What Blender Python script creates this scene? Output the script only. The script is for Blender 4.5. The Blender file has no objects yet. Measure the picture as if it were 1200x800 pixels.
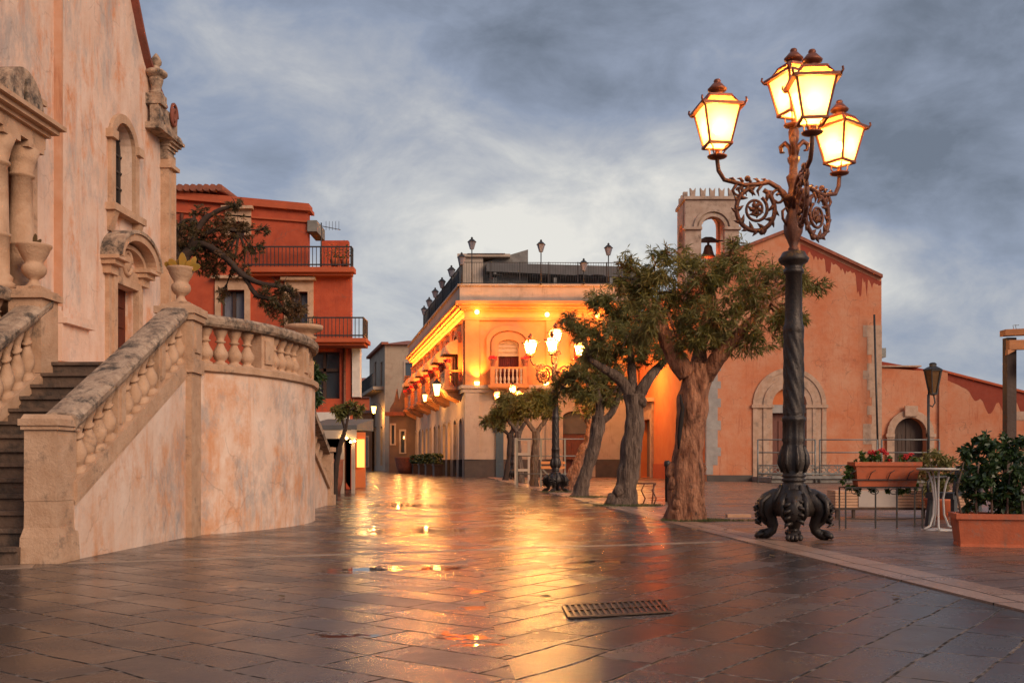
import bpy, bmesh, math, random
from mathutils import Vector, Matrix, noise
from mathutils.geometry import tessellate_polygon
import numpy as np
random.seed(7)
R = math.radians
# ------------------------------------------------------------------ camera
sc = bpy.context.scene
F = 1150.0; CH = 0.85; HY = 541.0
cd = bpy.data.cameras.new('camera'); cam = bpy.data.objects.new('camera', cd)
sc.collection.objects.link(cam); sc.camera = cam
cam.location = (0, 0, CH); cam.rotation_euler = (R(90), 0, 0)
cd.sensor_width = 36; cd.lens = 36 * F / 1200; cd.shift_y = (HY - 400) / 1200
cd.clip_start = 0.1; cd.clip_end = 3000
# ------------------------------------------------------------------ world
SKY = 0.1
w = bpy.data.worlds.new('World'); sc.world = w; w.use_nodes = True
nt = w.node_tree; N = nt.nodes; L = nt.links
for n in list(N): N.remove(n)
out = N.new('ShaderNodeOutputWorld'); bg = N.new('ShaderNodeBackground'); bg.inputs['Strength'].default_value = SKY
L.new(bg.outputs[0], out.inputs[0])
sky = N.new('ShaderNodeTexSky'); sky.sky_type = 'NISHITA'; sky.sun_disc = False
SUN_EL, SUN_AZ = R(26), R(138)          # azimuth clockwise from +Y
sky.sun_elevation = SUN_EL; sky.sun_rotation = SUN_AZ
tc = N.new('ShaderNodeTexCoord')
def wmath(op, a, b=None, c=None):
    n = N.new('ShaderNodeMath'); n.operation = op
    for i, v in enumerate((a, b, c)):
        if v is None: continue
        if isinstance(v, (int, float)): n.inputs[i].default_value = v
        else: L.new(v, n.inputs[i])
    return n.outputs[0]
def skydir(px, py):
    return Vector(((px-600)/F, 1, (HY-py)/F)).normalized()
nz = N.new('ShaderNodeTexNoise'); nz.inputs['Scale'].default_value = 2.6; nz.inputs['Detail'].default_value = 7
nz.inputs['Roughness'].default_value = .5; nz.inputs['Distortion'].default_value = .5
mp = N.new('ShaderNodeMapping'); mp.inputs['Scale'].default_value = (1, 1, 2.0); mp.inputs['Location'].default_value = (3.3, .4, 1.7)
mp.inputs['Rotation'].default_value = (0, R(14), 0)
L.new(tc.outputs['Generated'], mp.inputs[0]); L.new(mp.outputs[0], nz.inputs['Vector'])
# domain-warped direction so that the cloud masses have ragged edges
nw = N.new('ShaderNodeTexNoise'); nw.inputs['Scale'].default_value = 3.5; nw.inputs['Detail'].default_value = 5
L.new(tc.outputs['Generated'], nw.inputs['Vector'])
vs = N.new('ShaderNodeVectorMath'); vs.operation = 'SUBTRACT'; L.new(nw.outputs['Color'], vs.inputs[0]); vs.inputs[1].default_value = (.5, .5, .5)
vm = N.new('ShaderNodeVectorMath'); vm.operation = 'SCALE'; L.new(vs.outputs[0], vm.inputs[0]); vm.inputs['Scale'].default_value = .30
va = N.new('ShaderNodeVectorMath'); va.operation = 'ADD'; L.new(vm.outputs[0], va.inputs[0]); L.new(tc.outputs['Generated'], va.inputs[1])
vn = N.new('ShaderNodeVectorMath'); vn.operation = 'NORMALIZE'; L.new(va.outputs[0], vn.inputs[0])
def mass(px, py, r_px, amp):
    d = N.new('ShaderNodeVectorMath'); d.operation = 'DISTANCE'
    L.new(vn.outputs[0], d.inputs[0]); d.inputs[1].default_value = skydir(px, py)
    q = wmath('DIVIDE', d.outputs['Value'], r_px/F)
    e = wmath('POWER', 2.718, wmath('MULTIPLY', wmath('MULTIPLY', q, q), -1.0))
    return wmath('MULTIPLY', e, amp)
nf = N.new('ShaderNodeTexNoise'); nf.inputs['Scale'].default_value = 7.5; nf.inputs['Detail'].default_value = 8; nf.inputs['Roughness'].default_value = .62; nf.inputs['Distortion'].default_value = .35
mp2 = N.new('ShaderNodeMapping'); mp2.inputs['Scale'].default_value = (1, 1, 1.9); mp2.inputs['Rotation'].default_value = (0, R(-16), 0); L.new(tc.outputs['Generated'], mp2.inputs[0]); L.new(mp2.outputs[0], nf.inputs['Vector'])
tot = wmath('MULTIPLY_ADD', nz.outputs['Fac'], 1.35, -.675 + .375)
tot = wmath('ADD', tot, wmath('MULTIPLY_ADD', nf.outputs['Fac'], 1.05, -.525))
for m in [(650,270,210,.27), (760,170,110,.24), (1130,440,150,.26), (1045,325,60,.55), (1150,345,60,.30), (870,190,120,.16), (500,60,160,.10), (380,160,130,.03),
          (670,35,180,-.34), (760,130,70,-.22), (1100,200,180,-.30), (1010,110,90,-.18), (330,200,260,.05), (1180,40,110,.10), (560,310,120,.12)]:
    tot = wmath('ADD', tot, mass(*m))
cr = N.new('ShaderNodeValToRGB'); L.new(tot, cr.inputs[0]); E = cr.color_ramp.elements
E[0].position = .0; E[0].color = (.085, .100, .128, 1)
E[1].position = 1.0; E[1].color = (.44, .425, .39, 1)
e = E.new(.38); e.color = (.158, .182, .235, 1)
e = E.new(.60); e.color = (.235, .245, .27, 1)
e = E.new(.82); e.color = (.33, .33, .325, 1)
mul = N.new('ShaderNodeVectorMath'); mul.operation = 'SCALE'; L.new(cr.outputs[0], mul.inputs[0]); mul.inputs['Scale'].default_value = 1/SKY
mx = N.new('ShaderNodeMix'); mx.data_type = 'RGBA'; mx.inputs[0].default_value = .95
L.new(sky.outputs[0], mx.inputs[6]); L.new(mul.outputs[0], mx.inputs[7]); L.new(mx.outputs[2], bg.inputs[0])
# ------------------------------------------------------------------ sun, exposure
sl = bpy.data.lights.new('sun', 'SUN'); so = bpy.data.objects.new('sun', sl); sc.collection.objects.link(so)
sl.energy = 1.5; sl.angle = R(35); sl.color = (1, .74, .52)
sd = Vector((math.sin(SUN_AZ)*math.cos(SUN_EL), math.cos(SUN_AZ)*math.cos(SUN_EL), math.sin(SUN_EL)))
so.rotation_euler = (-sd).to_track_quat('-Z', 'Y').to_euler()
vset = sc.view_settings; vset.view_transform = 'Standard'; vset.look = 'None'; vset.gamma = 1
vset.exposure = 0.88
try:
    sc.cycles.use_denoising = True; sc.cycles.max_bounces = 6; sc.cycles.sample_clamp_indirect = 6; sc.cycles.caustics_reflective = False; sc.cycles.caustics_refractive = False
except Exception: pass
# ------------------------------------------------------------------ helpers
def yg(py, z=0): return F*(CH-z)/(py-HY)
def at(px, py, Y): return Vector(((px-600)/F*Y, Y, CH+(HY-py)/F*Y))
def gp(px, py, z=0):
    Y = yg(py, z); return Vector(((px-600)/F*Y, Y, z))
class Pl:
    """a wall plane: u runs along it, z up, d out of it"""
    def __init__(s, x, y, dx, dy, flip=1):
        s.O = Vector((x, y, 0)); s.U = Vector((dx, dy, 0)).normalized(); s.Nn = Vector((s.U.y, -s.U.x, 0))*flip
    def P(s, u, z, d=0): return s.O + s.U*u + s.Nn*d + Vector((0, 0, z))
    def hit(s, px, py, d=0):
        r = Vector(((px-600)/F, 1, (HY-py)/F)); o = s.O + s.Nn*d
        t = o.dot(s.Nn)/Vector((r.x, r.y, 0)).dot(s.Nn)
        p = r*t; return ((p-s.O).dot(s.U), p.z+CH)
OFF = {}
class MB:
    def __init__(s): s.v = []; s.f = []; s.sm = []
    def add(s, vs, fs, smooth=False):
        b = len(s.v); s.v += [tuple(p) for p in vs]; s.f += [tuple(i+b for i in f) for f in fs]; s.sm += [smooth]*len(fs); return s
    def hexa(s, p):
        return s.add(p, [(0,3,2,1),(4,5,6,7),(0,1,5,4),(1,2,6,5),(2,3,7,6),(3,0,4,7)])
    def box(s, x0, x1, y0, y1, z0, z1):
        return s.hexa([(x0,y0,z0),(x1,y0,z0),(x1,y1,z0),(x0,y1,z0),(x0,y0,z1),(x1,y0,z1),(x1,y1,z1),(x0,y1,z1)])
    def pbox(s, pl, u0, u1, z0, z1, d0, d1):
        P = pl.P; return s.hexa([P(u0,z0,d1),P(u1,z0,d1),P(u1,z0,d0),P(u0,z0,d0),P(u0,z1,d1),P(u1,z1,d1),P(u1,z1,d0),P(u0,z1,d0)])
    def plate(s, pl, outer, holes=(), d0=-.3, d1=0, back=True):
        loops = [list(outer)]+[list(h) for h in holes]
        tess = tessellate_polygon([[Vector((a, b, 0)) for a, b in l] for l in loops])
        flat = [q for l in loops for q in l]; n = len(flat)
        vs = [pl.P(a, b, d1) for a, b in flat]+[pl.P(a, b, d0) for a, b in flat]
        fs = [tuple(t) for t in tess]
        if back: fs += [tuple(i+n for i in reversed(t)) for t in tess]
        k = 0
        for l in loops:
            m = len(l)
            for i in range(m): j = (i+1) % m; fs.append((k+i, k+j, k+j+n, k+i+n))
            k += m
        return s.add(vs, fs)
    def prism(s, pts, vec):
        n = len(pts); pts = [Vector(p) for p in pts]; vec = Vector(vec)
        return s.add(pts+[p+vec for p in pts], [tuple(range(n)), tuple(range(2*n-1, n-1, -1))]+[(i, (i+1) % n, (i+1) % n+n, i+n) for i in range(n)])
    def poly3(s, ring, z0, z1):
        tess = tessellate_polygon([[Vector((p[0], p[1], 0)) for p in ring]]); n = len(ring)
        vs = [(p[0], p[1], z0) for p in ring]+[(p[0], p[1], z1) for p in ring]
        fs = [tuple(i+n for i in t) for t in tess]+[tuple(reversed(t)) for t in tess]+[(i, (i+1) % n, (i+1) % n+n, i+n) for i in range(n)]
        return s.add(vs, fs)
    def tube(s, path, rad, n=8, caps=True, smooth=True):
        path = [Vector(p) for p in path]; m = len(path)
        if isinstance(rad, (int, float)): rad = [rad]*m
        vs = []; ref = None
        for i, p in enumerate(path):
            t = (path[min(i+1, m-1)]-path[max(i-1, 0)])
            if t.length < 1e-9: t = Vector((0, 0, 1))
            t.normalize()
            if ref is None: ref = Vector((1, 0, 0)) if abs(t.x) < .8 else Vector((0, 1, 0))
            a = (ref-t*ref.dot(t)).normalized(); ref = a; b = t.cross(a)
            for k in range(n):
                th = 2*math.pi*k/n; vs.append(p+(a*math.cos(th)+b*math.sin(th))*rad[i])
        fs = [(i*n+k, i*n+(k+1) % n, (i+1)*n+(k+1) % n, (i+1)*n+k) for i in range(m-1) for k in range(n)]
        b0 = len(s.v); s.add(vs, fs, smooth)
        if caps:
            s.f += [tuple(b0+k for k in reversed(range(n))), tuple(b0+(m-1)*n+k for k in range(n))]; s.sm += [False]*2
        return s
    def bar(s, a, b, wx, wy=None):
        """square bar from a to b"""
        a = Vector(a); b = Vector(b); t = (b-a).normalized(); wy = wy or wx
        q = Vector((0, 0, 1)) if abs(t.z) < .9 else Vector((0, 1, 0))
        x = t.cross(q).normalized()*wx/2; y = x.cross(t).normalized()*wy/2
        return s.hexa([a-x-y, a+x-y, a+x+y, a-x+y, b-x-y, b+x-y, b+x+y, b-x+y])
    def lathe(s, prof, c=(0,0,0), n=16, fn=None, smooth=True, rot=0):
        """prof: (r,z) pairs. fn(theta, r, z) -> r"""
        vs = []
        for r, z in prof:
            for k in range(n):
                th = 2*math.pi*k/n+rot; q = fn(th, r, z) if fn else r
                vs.append((c[0]+q*math.cos(th), c[1]+q*math.sin(th), c[2]+z))
        m = len(prof)
        fs = [(i*n+k, i*n+(k+1) % n, (i+1)*n+(k+1) % n, (i+1)*n+k) for i in range(m-1) for k in range(n)]
        b0 = len(s.v); s.add(vs, fs, smooth)
        s.f += [tuple(b0+k for k in reversed(range(n))), tuple(b0+(m-1)*n+k for k in range(n))]; s.sm += [False]*2
        return s
    def ball(s, c, r, n=10):
        rr = r if hasattr(r, '__len__') else (r, r, r)
        vs = []; m = n//2+1
        for i in range(m+1):
            ph = math.pi*i/m
            for k in range(n):
                th = 2*math.pi*k/n; vs.append((c[0]+rr[0]*math.sin(ph)*math.cos(th), c[1]+rr[1]*math.sin(ph)*math.sin(th), c[2]-rr[2]*math.cos(ph)))
        return s.add(vs, [(i*n+k, i*n+(k+1) % n, (i+1)*n+(k+1) % n, (i+1)*n+k) for i in range(m) for k in range(n)], True)
    def build(s, name, m, parent=None, base=None, fix=True):
        base = Vector(base) if base is not None else Vector((0, 0, 0))
        off = OFF[parent.name_full] if parent is not None else base
        me = bpy.data.meshes.new(name)
        me.from_pydata([tuple(Vector(p)-off) for p in s.v], [], s.f)
        me.polygons.foreach_set('use_smooth', s.sm)
        if fix:
            b = bmesh.new(); b.from_mesh(me); bmesh.ops.recalc_face_normals(b, faces=b.faces); b.to_mesh(me); b.free()
        me.materials.append(m); me.update()
        o = bpy.data.objects.new(name, me); sc.collection.objects.link(o)
        if parent is not None: o.parent = parent
        else: o.location = base
        OFF[o.name_full] = off
        return o
def tag(o, label=None, cat=None, group=None, kind=None):
    for k, v in (('label', label), ('category', cat), ('group', group), ('kind', kind)):
        if v: o[k] = v
    return o
def empty(name, loc, label, cat, group=None):
    o = bpy.data.objects.new(name, None); sc.collection.objects.link(o); o.location = loc
    o.empty_display_size = .2; OFF[o.name_full] = Vector(loc); return tag(o, label, cat, group)
KIDS = None
def copy_tree(o, parent=None):
    c = o.copy(); sc.collection.objects.link(c)
    for ch in [x for x in sc.objects if x.parent == o]:
        d = copy_tree(ch, c); 
    if parent is not None: c.parent = parent
    return c
def place(proto, loc, rz=0, label=None, s=1):
    c = copy_tree(proto); c.location = loc; c.rotation_euler.z = rz; c.scale = (s, s, s)
    if label: c['label'] = label
    return c
def point(parent, loc, W, col=(1, .55, .18), r=.05, name='bulb_light', spec=1):
    l = bpy.data.lights.new(name, 'POINT'); l.energy = W; l.specular_factor = spec; l.color = col; l.shadow_soft_size = r
    o = bpy.data.objects.new(name, l); sc.collection.objects.link(o)
    if parent is not None: o.parent = parent; o.location = Vector(loc)-OFF[parent.name_full]
    else: o.location = loc
    return o
# ------------------------------------------------------------------ materials
def mat(name, c1, c2=None, scale=3, rough=.85, stain=None, sscale=1.2, sthr=.55, bump=0, bscale=30, metal=0, stretch=1, trans=0, bd=.02, spec=.5, c3=None, c3thr=.6, c3scale=.8, soft=.12, streak=None, crack=0):
    m = bpy.data.materials.new(name); m.use_nodes = True; t = m.node_tree; n = t.nodes; l = t.links
    b = n['Principled BSDF']; b.inputs['Roughness'].default_value = rough; b.inputs['Metallic'].default_value = metal
    b.inputs['Specular IOR Level'].default_value = spec
    c = (*c1, 1)
    b.inputs['Base Color'].default_value = c
    if c2 or stain or bump or c3:
        g = n.new('ShaderNodeTexCoord'); mpn = n.new('ShaderNodeMapping'); mpn.inputs['Scale'].default_value = (1, 1, 1/stretch); l.new(g.outputs['Object'], mpn.inputs[0])
        def noi(s, det=6, dist=.3, vec=None, rgh=.6):
            q = n.new('ShaderNodeTexNoise'); q.inputs['Scale'].default_value = s; q.inputs['Detail'].default_value = det; q.inputs['Roughness'].default_value = rgh
            q.inputs['Distortion'].default_value = dist; l.new(vec or mpn.outputs[0], q.inputs['Vector']); return q.outputs['Fac']
        def ramp(f, a, b_):
            r = n.new('ShaderNodeMapRange'); r.inputs[1].default_value = a; r.inputs[2].default_value = b_; l.new(f, r.inputs[0]); return r.outputs[0]
        def mix(f, a, b_):
            x = n.new('ShaderNodeMix'); x.data_type = 'RGBA'; l.new(f, x.inputs[0])
            for i, q in ((6, a), (7, b_)):
                if isinstance(q, tuple): x.inputs[i].default_value = (*q[:3], 1)
                else: l.new(q, x.inputs[i])
            return x.outputs[2]
        col = c
        if c2: col = mix(ramp(noi(scale), .35, .65), col, c2)
        if c3: col = mix(ramp(noi(c3scale, 8, .15, None, .72), c3thr-soft, c3thr+soft), col, c3)
        if stain: col = mix(ramp(noi(sscale, 8, .1, None, .74), sthr-.03, sthr+.12), col, stain)
        if streak:
            ms_ = n.new('ShaderNodeMapping'); ms_.inputs['Scale'].default_value = (1, 1, .09); l.new(g.outputs['Object'], ms_.inputs[0])
            sk = ramp(noi(7, 6, 0, ms_.outputs[0], .7), .54, .66); pk = ramp(noi(.9, 3, 0, g.outputs['Object']), .42, .62)
            mm_ = n.new('ShaderNodeMath'); mm_.operation = 'MULTIPLY'; l.new(sk, mm_.inputs[0]); l.new(pk, mm_.inputs[1]); m2_ = n.new('ShaderNodeMath'); m2_.operation = 'MULTIPLY'; l.new(mm_.outputs[0], m2_.inputs[0]); m2_.inputs[1].default_value = .75
            col = mix(m2_.outputs[0], col, streak)
        if crack:
            dn = n.new('ShaderNodeTexNoise'); dn.inputs['Scale'].default_value = 2.5; dn.inputs['Detail'].default_value = 5; l.new(g.outputs['Object'], dn.inputs['Vector'])
            sc_ = n.new('ShaderNodeVectorMath'); sc_.operation = 'MULTIPLY_ADD'; l.new(dn.outputs['Color'], sc_.inputs[0]); sc_.inputs[1].default_value = (.5,.5,.5); l.new(g.outputs['Object'], sc_.inputs[2])
            vo = n.new('ShaderNodeTexVoronoi'); vo.feature = 'DISTANCE_TO_EDGE'; vo.inputs['Scale'].default_value = 1.1; l.new(sc_.outputs[0], vo.inputs['Vector'])
            cm = n.new('ShaderNodeMapRange'); l.new(vo.outputs['Distance'], cm.inputs[0]); cm.inputs[1].default_value = .003; cm.inputs[2].default_value = .012; cm.inputs[3].default_value = 1; cm.inputs[4].default_value = 0
            c_m = n.new('ShaderNodeMath'); c_m.operation = 'MULTIPLY'; l.new(cm.outputs[0], c_m.inputs[0]); l.new(ramp(noi(1.1, 3, 0, g.outputs['Object']), .48, .56), c_m.inputs[1]); c_n = n.new('ShaderNodeMath'); c_n.operation = 'MULTIPLY'; l.new(c_m.outputs[0], c_n.inputs[0]); c_n.inputs[1].default_value = crack
            col = mix(c_n.outputs[0], col, (.12,.075,.055))
        if isinstance(col, tuple): pass
        else: l.new(col, b.inputs['Base Color'])
        if bump:
            bn = n.new('ShaderNodeBump'); bn.inputs['Strength'].default_value = bump; bn.inputs['Distance'].default_value = bd
            l.new(noi(bscale, 6, 0, mpn.outputs[0] if 'bark' in name else g.outputs['Object']), bn.inputs['Height']); l.new(bn.outputs[0], b.inputs['Normal'])
            rr = ramp(noi(bscale*.3), .3, .7); q = n.new('ShaderNodeMapRange'); l.new(rr, q.inputs[0]); q.inputs[3].default_value = max(0, rough-.1); q.inputs[4].default_value = min(1, rough+.1); l.new(q.outputs[0], b.inputs['Roughness'])
    if trans:
        tr = n.new('ShaderNodeBsdfTranslucent'); ms = n.new('ShaderNodeMixShader'); ms.inputs[0].default_value = trans
        if b.inputs['Base Color'].links: l.new(b.inputs['Base Color'].links[0].from_socket, tr.inputs[0])
        else: tr.inputs[0].default_value = c
        l.new(b.outputs[0], ms.inputs[1]); l.new(tr.outputs[0], ms.inputs[2]); l.new(ms.outputs[0], n['Material Output'].inputs[0])
    return m
def emis(name, col, st):
    m = bpy.data.materials.new(name); m.use_nodes = True; b = m.node_tree.nodes['Principled BSDF']
    b.inputs['Base Color'].default_value = (*col, 1); b.inputs['Emission Color'].default_value = (*col, 1); b.inputs['Emission Strength'].default_value = st; return m
M = {}
M['peach'] = mat('peach_plaster', (.66,.44,.33), (.74,.55,.45), 3.5, .9, streak=(.58,.22,.10), crack=.22, stain=(.43,.36,.33), sscale=1.6, sthr=.53, bump=.5, bscale=14, stretch=2.2, c3=(.62,.25,.11), c3thr=.58, c3scale=1.4, soft=.06)
M['cream'] = mat('pale_peach_plaster', (.66,.44,.325), (.74,.56,.46), 3.0, .9, streak=(.60,.26,.12), crack=.25, stain=(.36,.31,.29), sscale=1.3, sthr=.55, bump=.5, bscale=12, stretch=1.6, c3=(.60,.28,.14), c3thr=.58, c3scale=1.1, soft=.07)
M['stone'] = mat('warm_limestone', (.56,.36,.24), (.44,.26,.16), 5, .85, stain=(.16,.11,.08), sscale=3.2, sthr=.60, bump=.5, bscale=40)
M['oldstone'] = mat('weathered_limestone', (.50,.36,.26), (.30,.20,.14), 9, .9, stain=(.07,.055,.045), sscale=5, sthr=.50, bump=.8, bscale=35)
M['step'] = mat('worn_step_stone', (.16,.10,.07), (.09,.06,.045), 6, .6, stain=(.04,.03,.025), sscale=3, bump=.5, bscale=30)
M['red'] = mat('red_plaster', (.46,.078,.030), (.38,.060,.024), 3, .88, streak=(.24,.04,.02), crack=.4, stain=(.34,.05,.025), sscale=.5, sthr=.6, bump=.3, bscale=20)
M['leafg'] = mat('fresh_green_leaves', (.07,.13,.02), (.12,.17,.04), 6, .45, trans=.3)
M['copingred'] = mat('dull_red_coping', (.27,.075,.05), (.18,.06,.04), 4, .85, bump=.4)
M['redtrim'] = mat('orange_plaster_trim', (.46,.095,.036), (.40,.08,.03), 2, .88, bump=.3)
M['woodred'] = mat('red_brown_wood', (.17,.05,.03), (.12,.035,.022), 14, .6, stretch=6, bump=.3, bscale=60)
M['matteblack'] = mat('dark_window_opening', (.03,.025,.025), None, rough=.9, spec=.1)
M['doorwood'] = mat('old_brown_door_wood', (.13,.035,.02), (.085,.025,.015), 14, .85, stretch=6, bump=.3, spec=.15)
M['darkwood'] = mat('dark_wood', (.07,.035,.022), (.045,.022,.015), 14, .65, stretch=6, bump=.3)
M['iron'] = mat('dark_cast_iron', (.028,.022,.02), (.05,.035,.028), 20, .42, metal=.45, bump=.35, bscale=60, spec=.6)
M['rusty'] = mat('brown_cast_iron', (.16,.055,.03), (.08,.03,.018), 14, .5, metal=.3, bump=.4, bscale=50)
M['copper'] = mat('copper_lantern_metal', (.26,.08,.04), (.16,.05,.03), 12, .5, metal=.4, bump=.2)
M['black'] = mat('black_painted_metal', (.02,.018,.018), (.035,.03,.03), 10, .5)
M['galv'] = mat('galvanised_steel', (.22,.22,.21), (.16,.16,.155), 14, .5, metal=.3)
M['tile'] = mat('terracotta_roof_tile', (.33,.10,.055), (.20,.07,.045), 8, .85, bump=.5)
M['grey'] = mat('grey_concrete', (.25,.235,.22), (.16,.15,.14), 3, .9, stain=(.09,.08,.075), bump=.4)
M['glassd'] = mat('dark_window_glass', (.04,.05,.065), None, rough=.08, spec=1)
M['glassb'] = mat('window_glass_with_curtain', (.20,.21,.25), (.12,.13,.17), 7, .12, stretch=5)
M['white'] = mat('white_painted_wood', (.62,.58,.55), (.52,.48,.45), 5, .6)
M['terra'] = mat('orange_terracotta', (.56,.13,.05), (.44,.10,.04), 5, .7, streak=(.30,.12,.07), stain=(.33,.17,.12), sscale=6, sthr=.58, bump=.2, bscale=40)
M['leaf'] = mat('olive_green_leaves', (.12,.125,.028), (.24,.20,.06), 2.2, .5, c3=(.22,.065,.022), c3thr=.60, c3scale=2.6, soft=.04, trans=.3)
M['leafd'] = mat('dark_green_leaves', (.022,.050,.014), (.055,.090,.026), 6, .35, trans=.2, spec=.6)
M['leafo'] = mat('sparse_brownish_leaves', (.12,.085,.028), (.19,.075,.03), 2.2, .6, c3=(.03,.045,.014), c3thr=.55, c3scale=1.6, trans=.25)
M['bark'] = mat('grey_brown_bark', (.23,.155,.115), (.09,.055,.04), 17, .95, stretch=5, bump=1.0, bscale=26, bd=.09, stain=(.03,.02,.015), sscale=11, sthr=.56)
M['barkred'] = mat('gnarled_red_brown_bark', (.50,.23,.13), (.17,.06,.03), 13, .95, stretch=3.2, bump=1.0, bscale=22, bd=.10, stain=(.035,.018,.012), sscale=9, sthr=.56)
M['barkdark'] = mat('dark_bark', (.06,.035,.025), (.035,.02,.015), 5, .95, bump=.8)
M['orange'] = mat('orange_church_plaster', (.54,.185,.085), (.49,.155,.07), 2.4, .9, streak=(.36,.09,.04), crack=.45, c3=(.56,.27,.16), c3thr=.52, c3scale=.6, stain=(.36,.095,.045), sscale=.5, sthr=.60, bump=.35, bscale=10)
M['orange2'] = mat('bright_orange_plaster', (.60,.19,.06), (.55,.15,.05), 1.4, .9, bump=.3, bscale=10)
M['damp'] = mat('damp_red_plaster', (.25,.04,.02), (.29,.05,.025), 3, .9, bump=.3)
M['quoin'] = mat('pale_quoin_stone', (.50,.34,.25), (.40,.25,.17), 4, .85, streak=(.42,.17,.09), stain=(.25,.18,.14), sscale=3, sthr=.56, bump=.4)
M['quoing'] = mat('grey_quoin_stone', (.36,.33,.31), (.27,.25,.24), 2.5, .85, bump=.4)
M['tower'] = mat('tower_stone', (.46,.34,.27), (.36,.25,.19), 3, .9, stain=(.16,.11,.08), sscale=1.6, bump=.5)
M['bronze'] = mat('bronze_bell', (.14,.06,.03), (.09,.04,.02), 8, .5, metal=.6)
M['cstone'] = mat('amber_wall_plaster', (.58,.25,.10), (.50,.20,.075), 1.6, .88, stain=(.36,.22,.13), sscale=.8, bump=.3, bscale=10)
M['cpale'] = mat('pale_stone_facing', (.47,.37,.30), (.41,.32,.25), 1.4, .85, streak=(.26,.19,.14), stain=(.33,.26,.21), sscale=.9, bump=.3, bscale=10)
M['cdark'] = mat('dark_stone_plinth', (.085,.065,.055), (.06,.045,.04), 3, .6)
M['beige'] = mat('beige_plaster', (.40,.31,.23), (.35,.27,.20), .8, .9, streak=(.2,.15,.11), crack=.4, stain=(.27,.20,.15), sscale=.5, bump=.3)
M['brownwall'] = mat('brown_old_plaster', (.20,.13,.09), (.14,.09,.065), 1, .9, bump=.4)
M['maroon'] = mat('maroon_curtain', (.16,.02,.015), (.10,.012,.01), 7, .8, stretch=8)
M['blind'] = mat('cream_fabric_blind', (.55,.40,.26), (.45,.32,.2), 6, .8)
M['redflower'] = mat('red_geranium_petals', (.75,.02,.03), (.85,.06,.06), 30, .6, trans=.2)
M['pad'] = mat('yellow_green_leaf', (.55,.28,.04), (.40,.26,.04), 6, .5, trans=.3)
M['plank'] = mat('pale_wood_planks', (.62,.36,.22), (.52,.28,.17), 4, .7, bump=.2)
M['plankw'] = mat('whitewashed_panel', (.50,.42,.37), (.42,.35,.31), 3, .7)
M['beam'] = mat('orange_pine_beam', (.55,.22,.08), (.45,.17,.06), 6, .6, stretch=.3, bump=.2)
M['greyfab'] = mat('dark_grey_awning_fabric', (.13,.12,.12), (.10,.095,.095), 2, .85)
M['marble'] = mat('cream_table_top', (.60,.55,.48), None, rough=.3)
M['chair'] = mat('dark_grey_resin', (.03,.03,.034), (.045,.045,.05), 20, .45, bump=.2)
M['blue'] = mat('blue_painted_door', (.05,.09,.13), (.04,.07,.10), 5, .6)
M['teal'] = mat('teal_painted_panel', (.04,.13,.13), None, rough=.6)
M['bulb'] = emis('glowing_bulb', (1, .62, .22), 30)
M['led'] = emis('lit_lamp_glass', (1, .50, .12), 5)
M['spotglow'] = emis('lit_wall_spot', (1, .50, .10), 9)
M['warmwin'] = emis('lit_shop_window', (1, .42, .09), 1.0)
M['grassm'] = mat('grass', (.06,.10,.025), (.12,.10,.04), 12, .8, trans=.2)
def lamp_glass():
    m = bpy.data.materials.new('frosted_lantern_glass'); m.use_nodes = True; t = m.node_tree; n = t.nodes; l = t.links
    for q in list(n): n.remove(q)
    o = n.new('ShaderNodeOutputMaterial'); a = n.new('ShaderNodeBsdfTransparent'); b = n.new('ShaderNodeBsdfTranslucent'); x = n.new('ShaderNodeMixShader')
    a.inputs[0].default_value = (1, .85, .6, 1); b.inputs[0].default_value = (1, .70, .28, 1)
    x.inputs[0].default_value = .5; l.new(a.outputs[0], x.inputs[1]); l.new(b.outputs[0], x.inputs[2]); 
    em = n.new('ShaderNodeEmission'); em.inputs[0].default_value = (1, .47, .09, 1); em.inputs[1].default_value = .45
    ad = n.new('ShaderNodeAddShader'); l.new(x.outputs[0], ad.inputs[0]); l.new(em.outputs[0], ad.inputs[1]); l.new(ad.outputs[0], o.inputs[0]); return m
M['lglass'] = lamp_glass()
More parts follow.
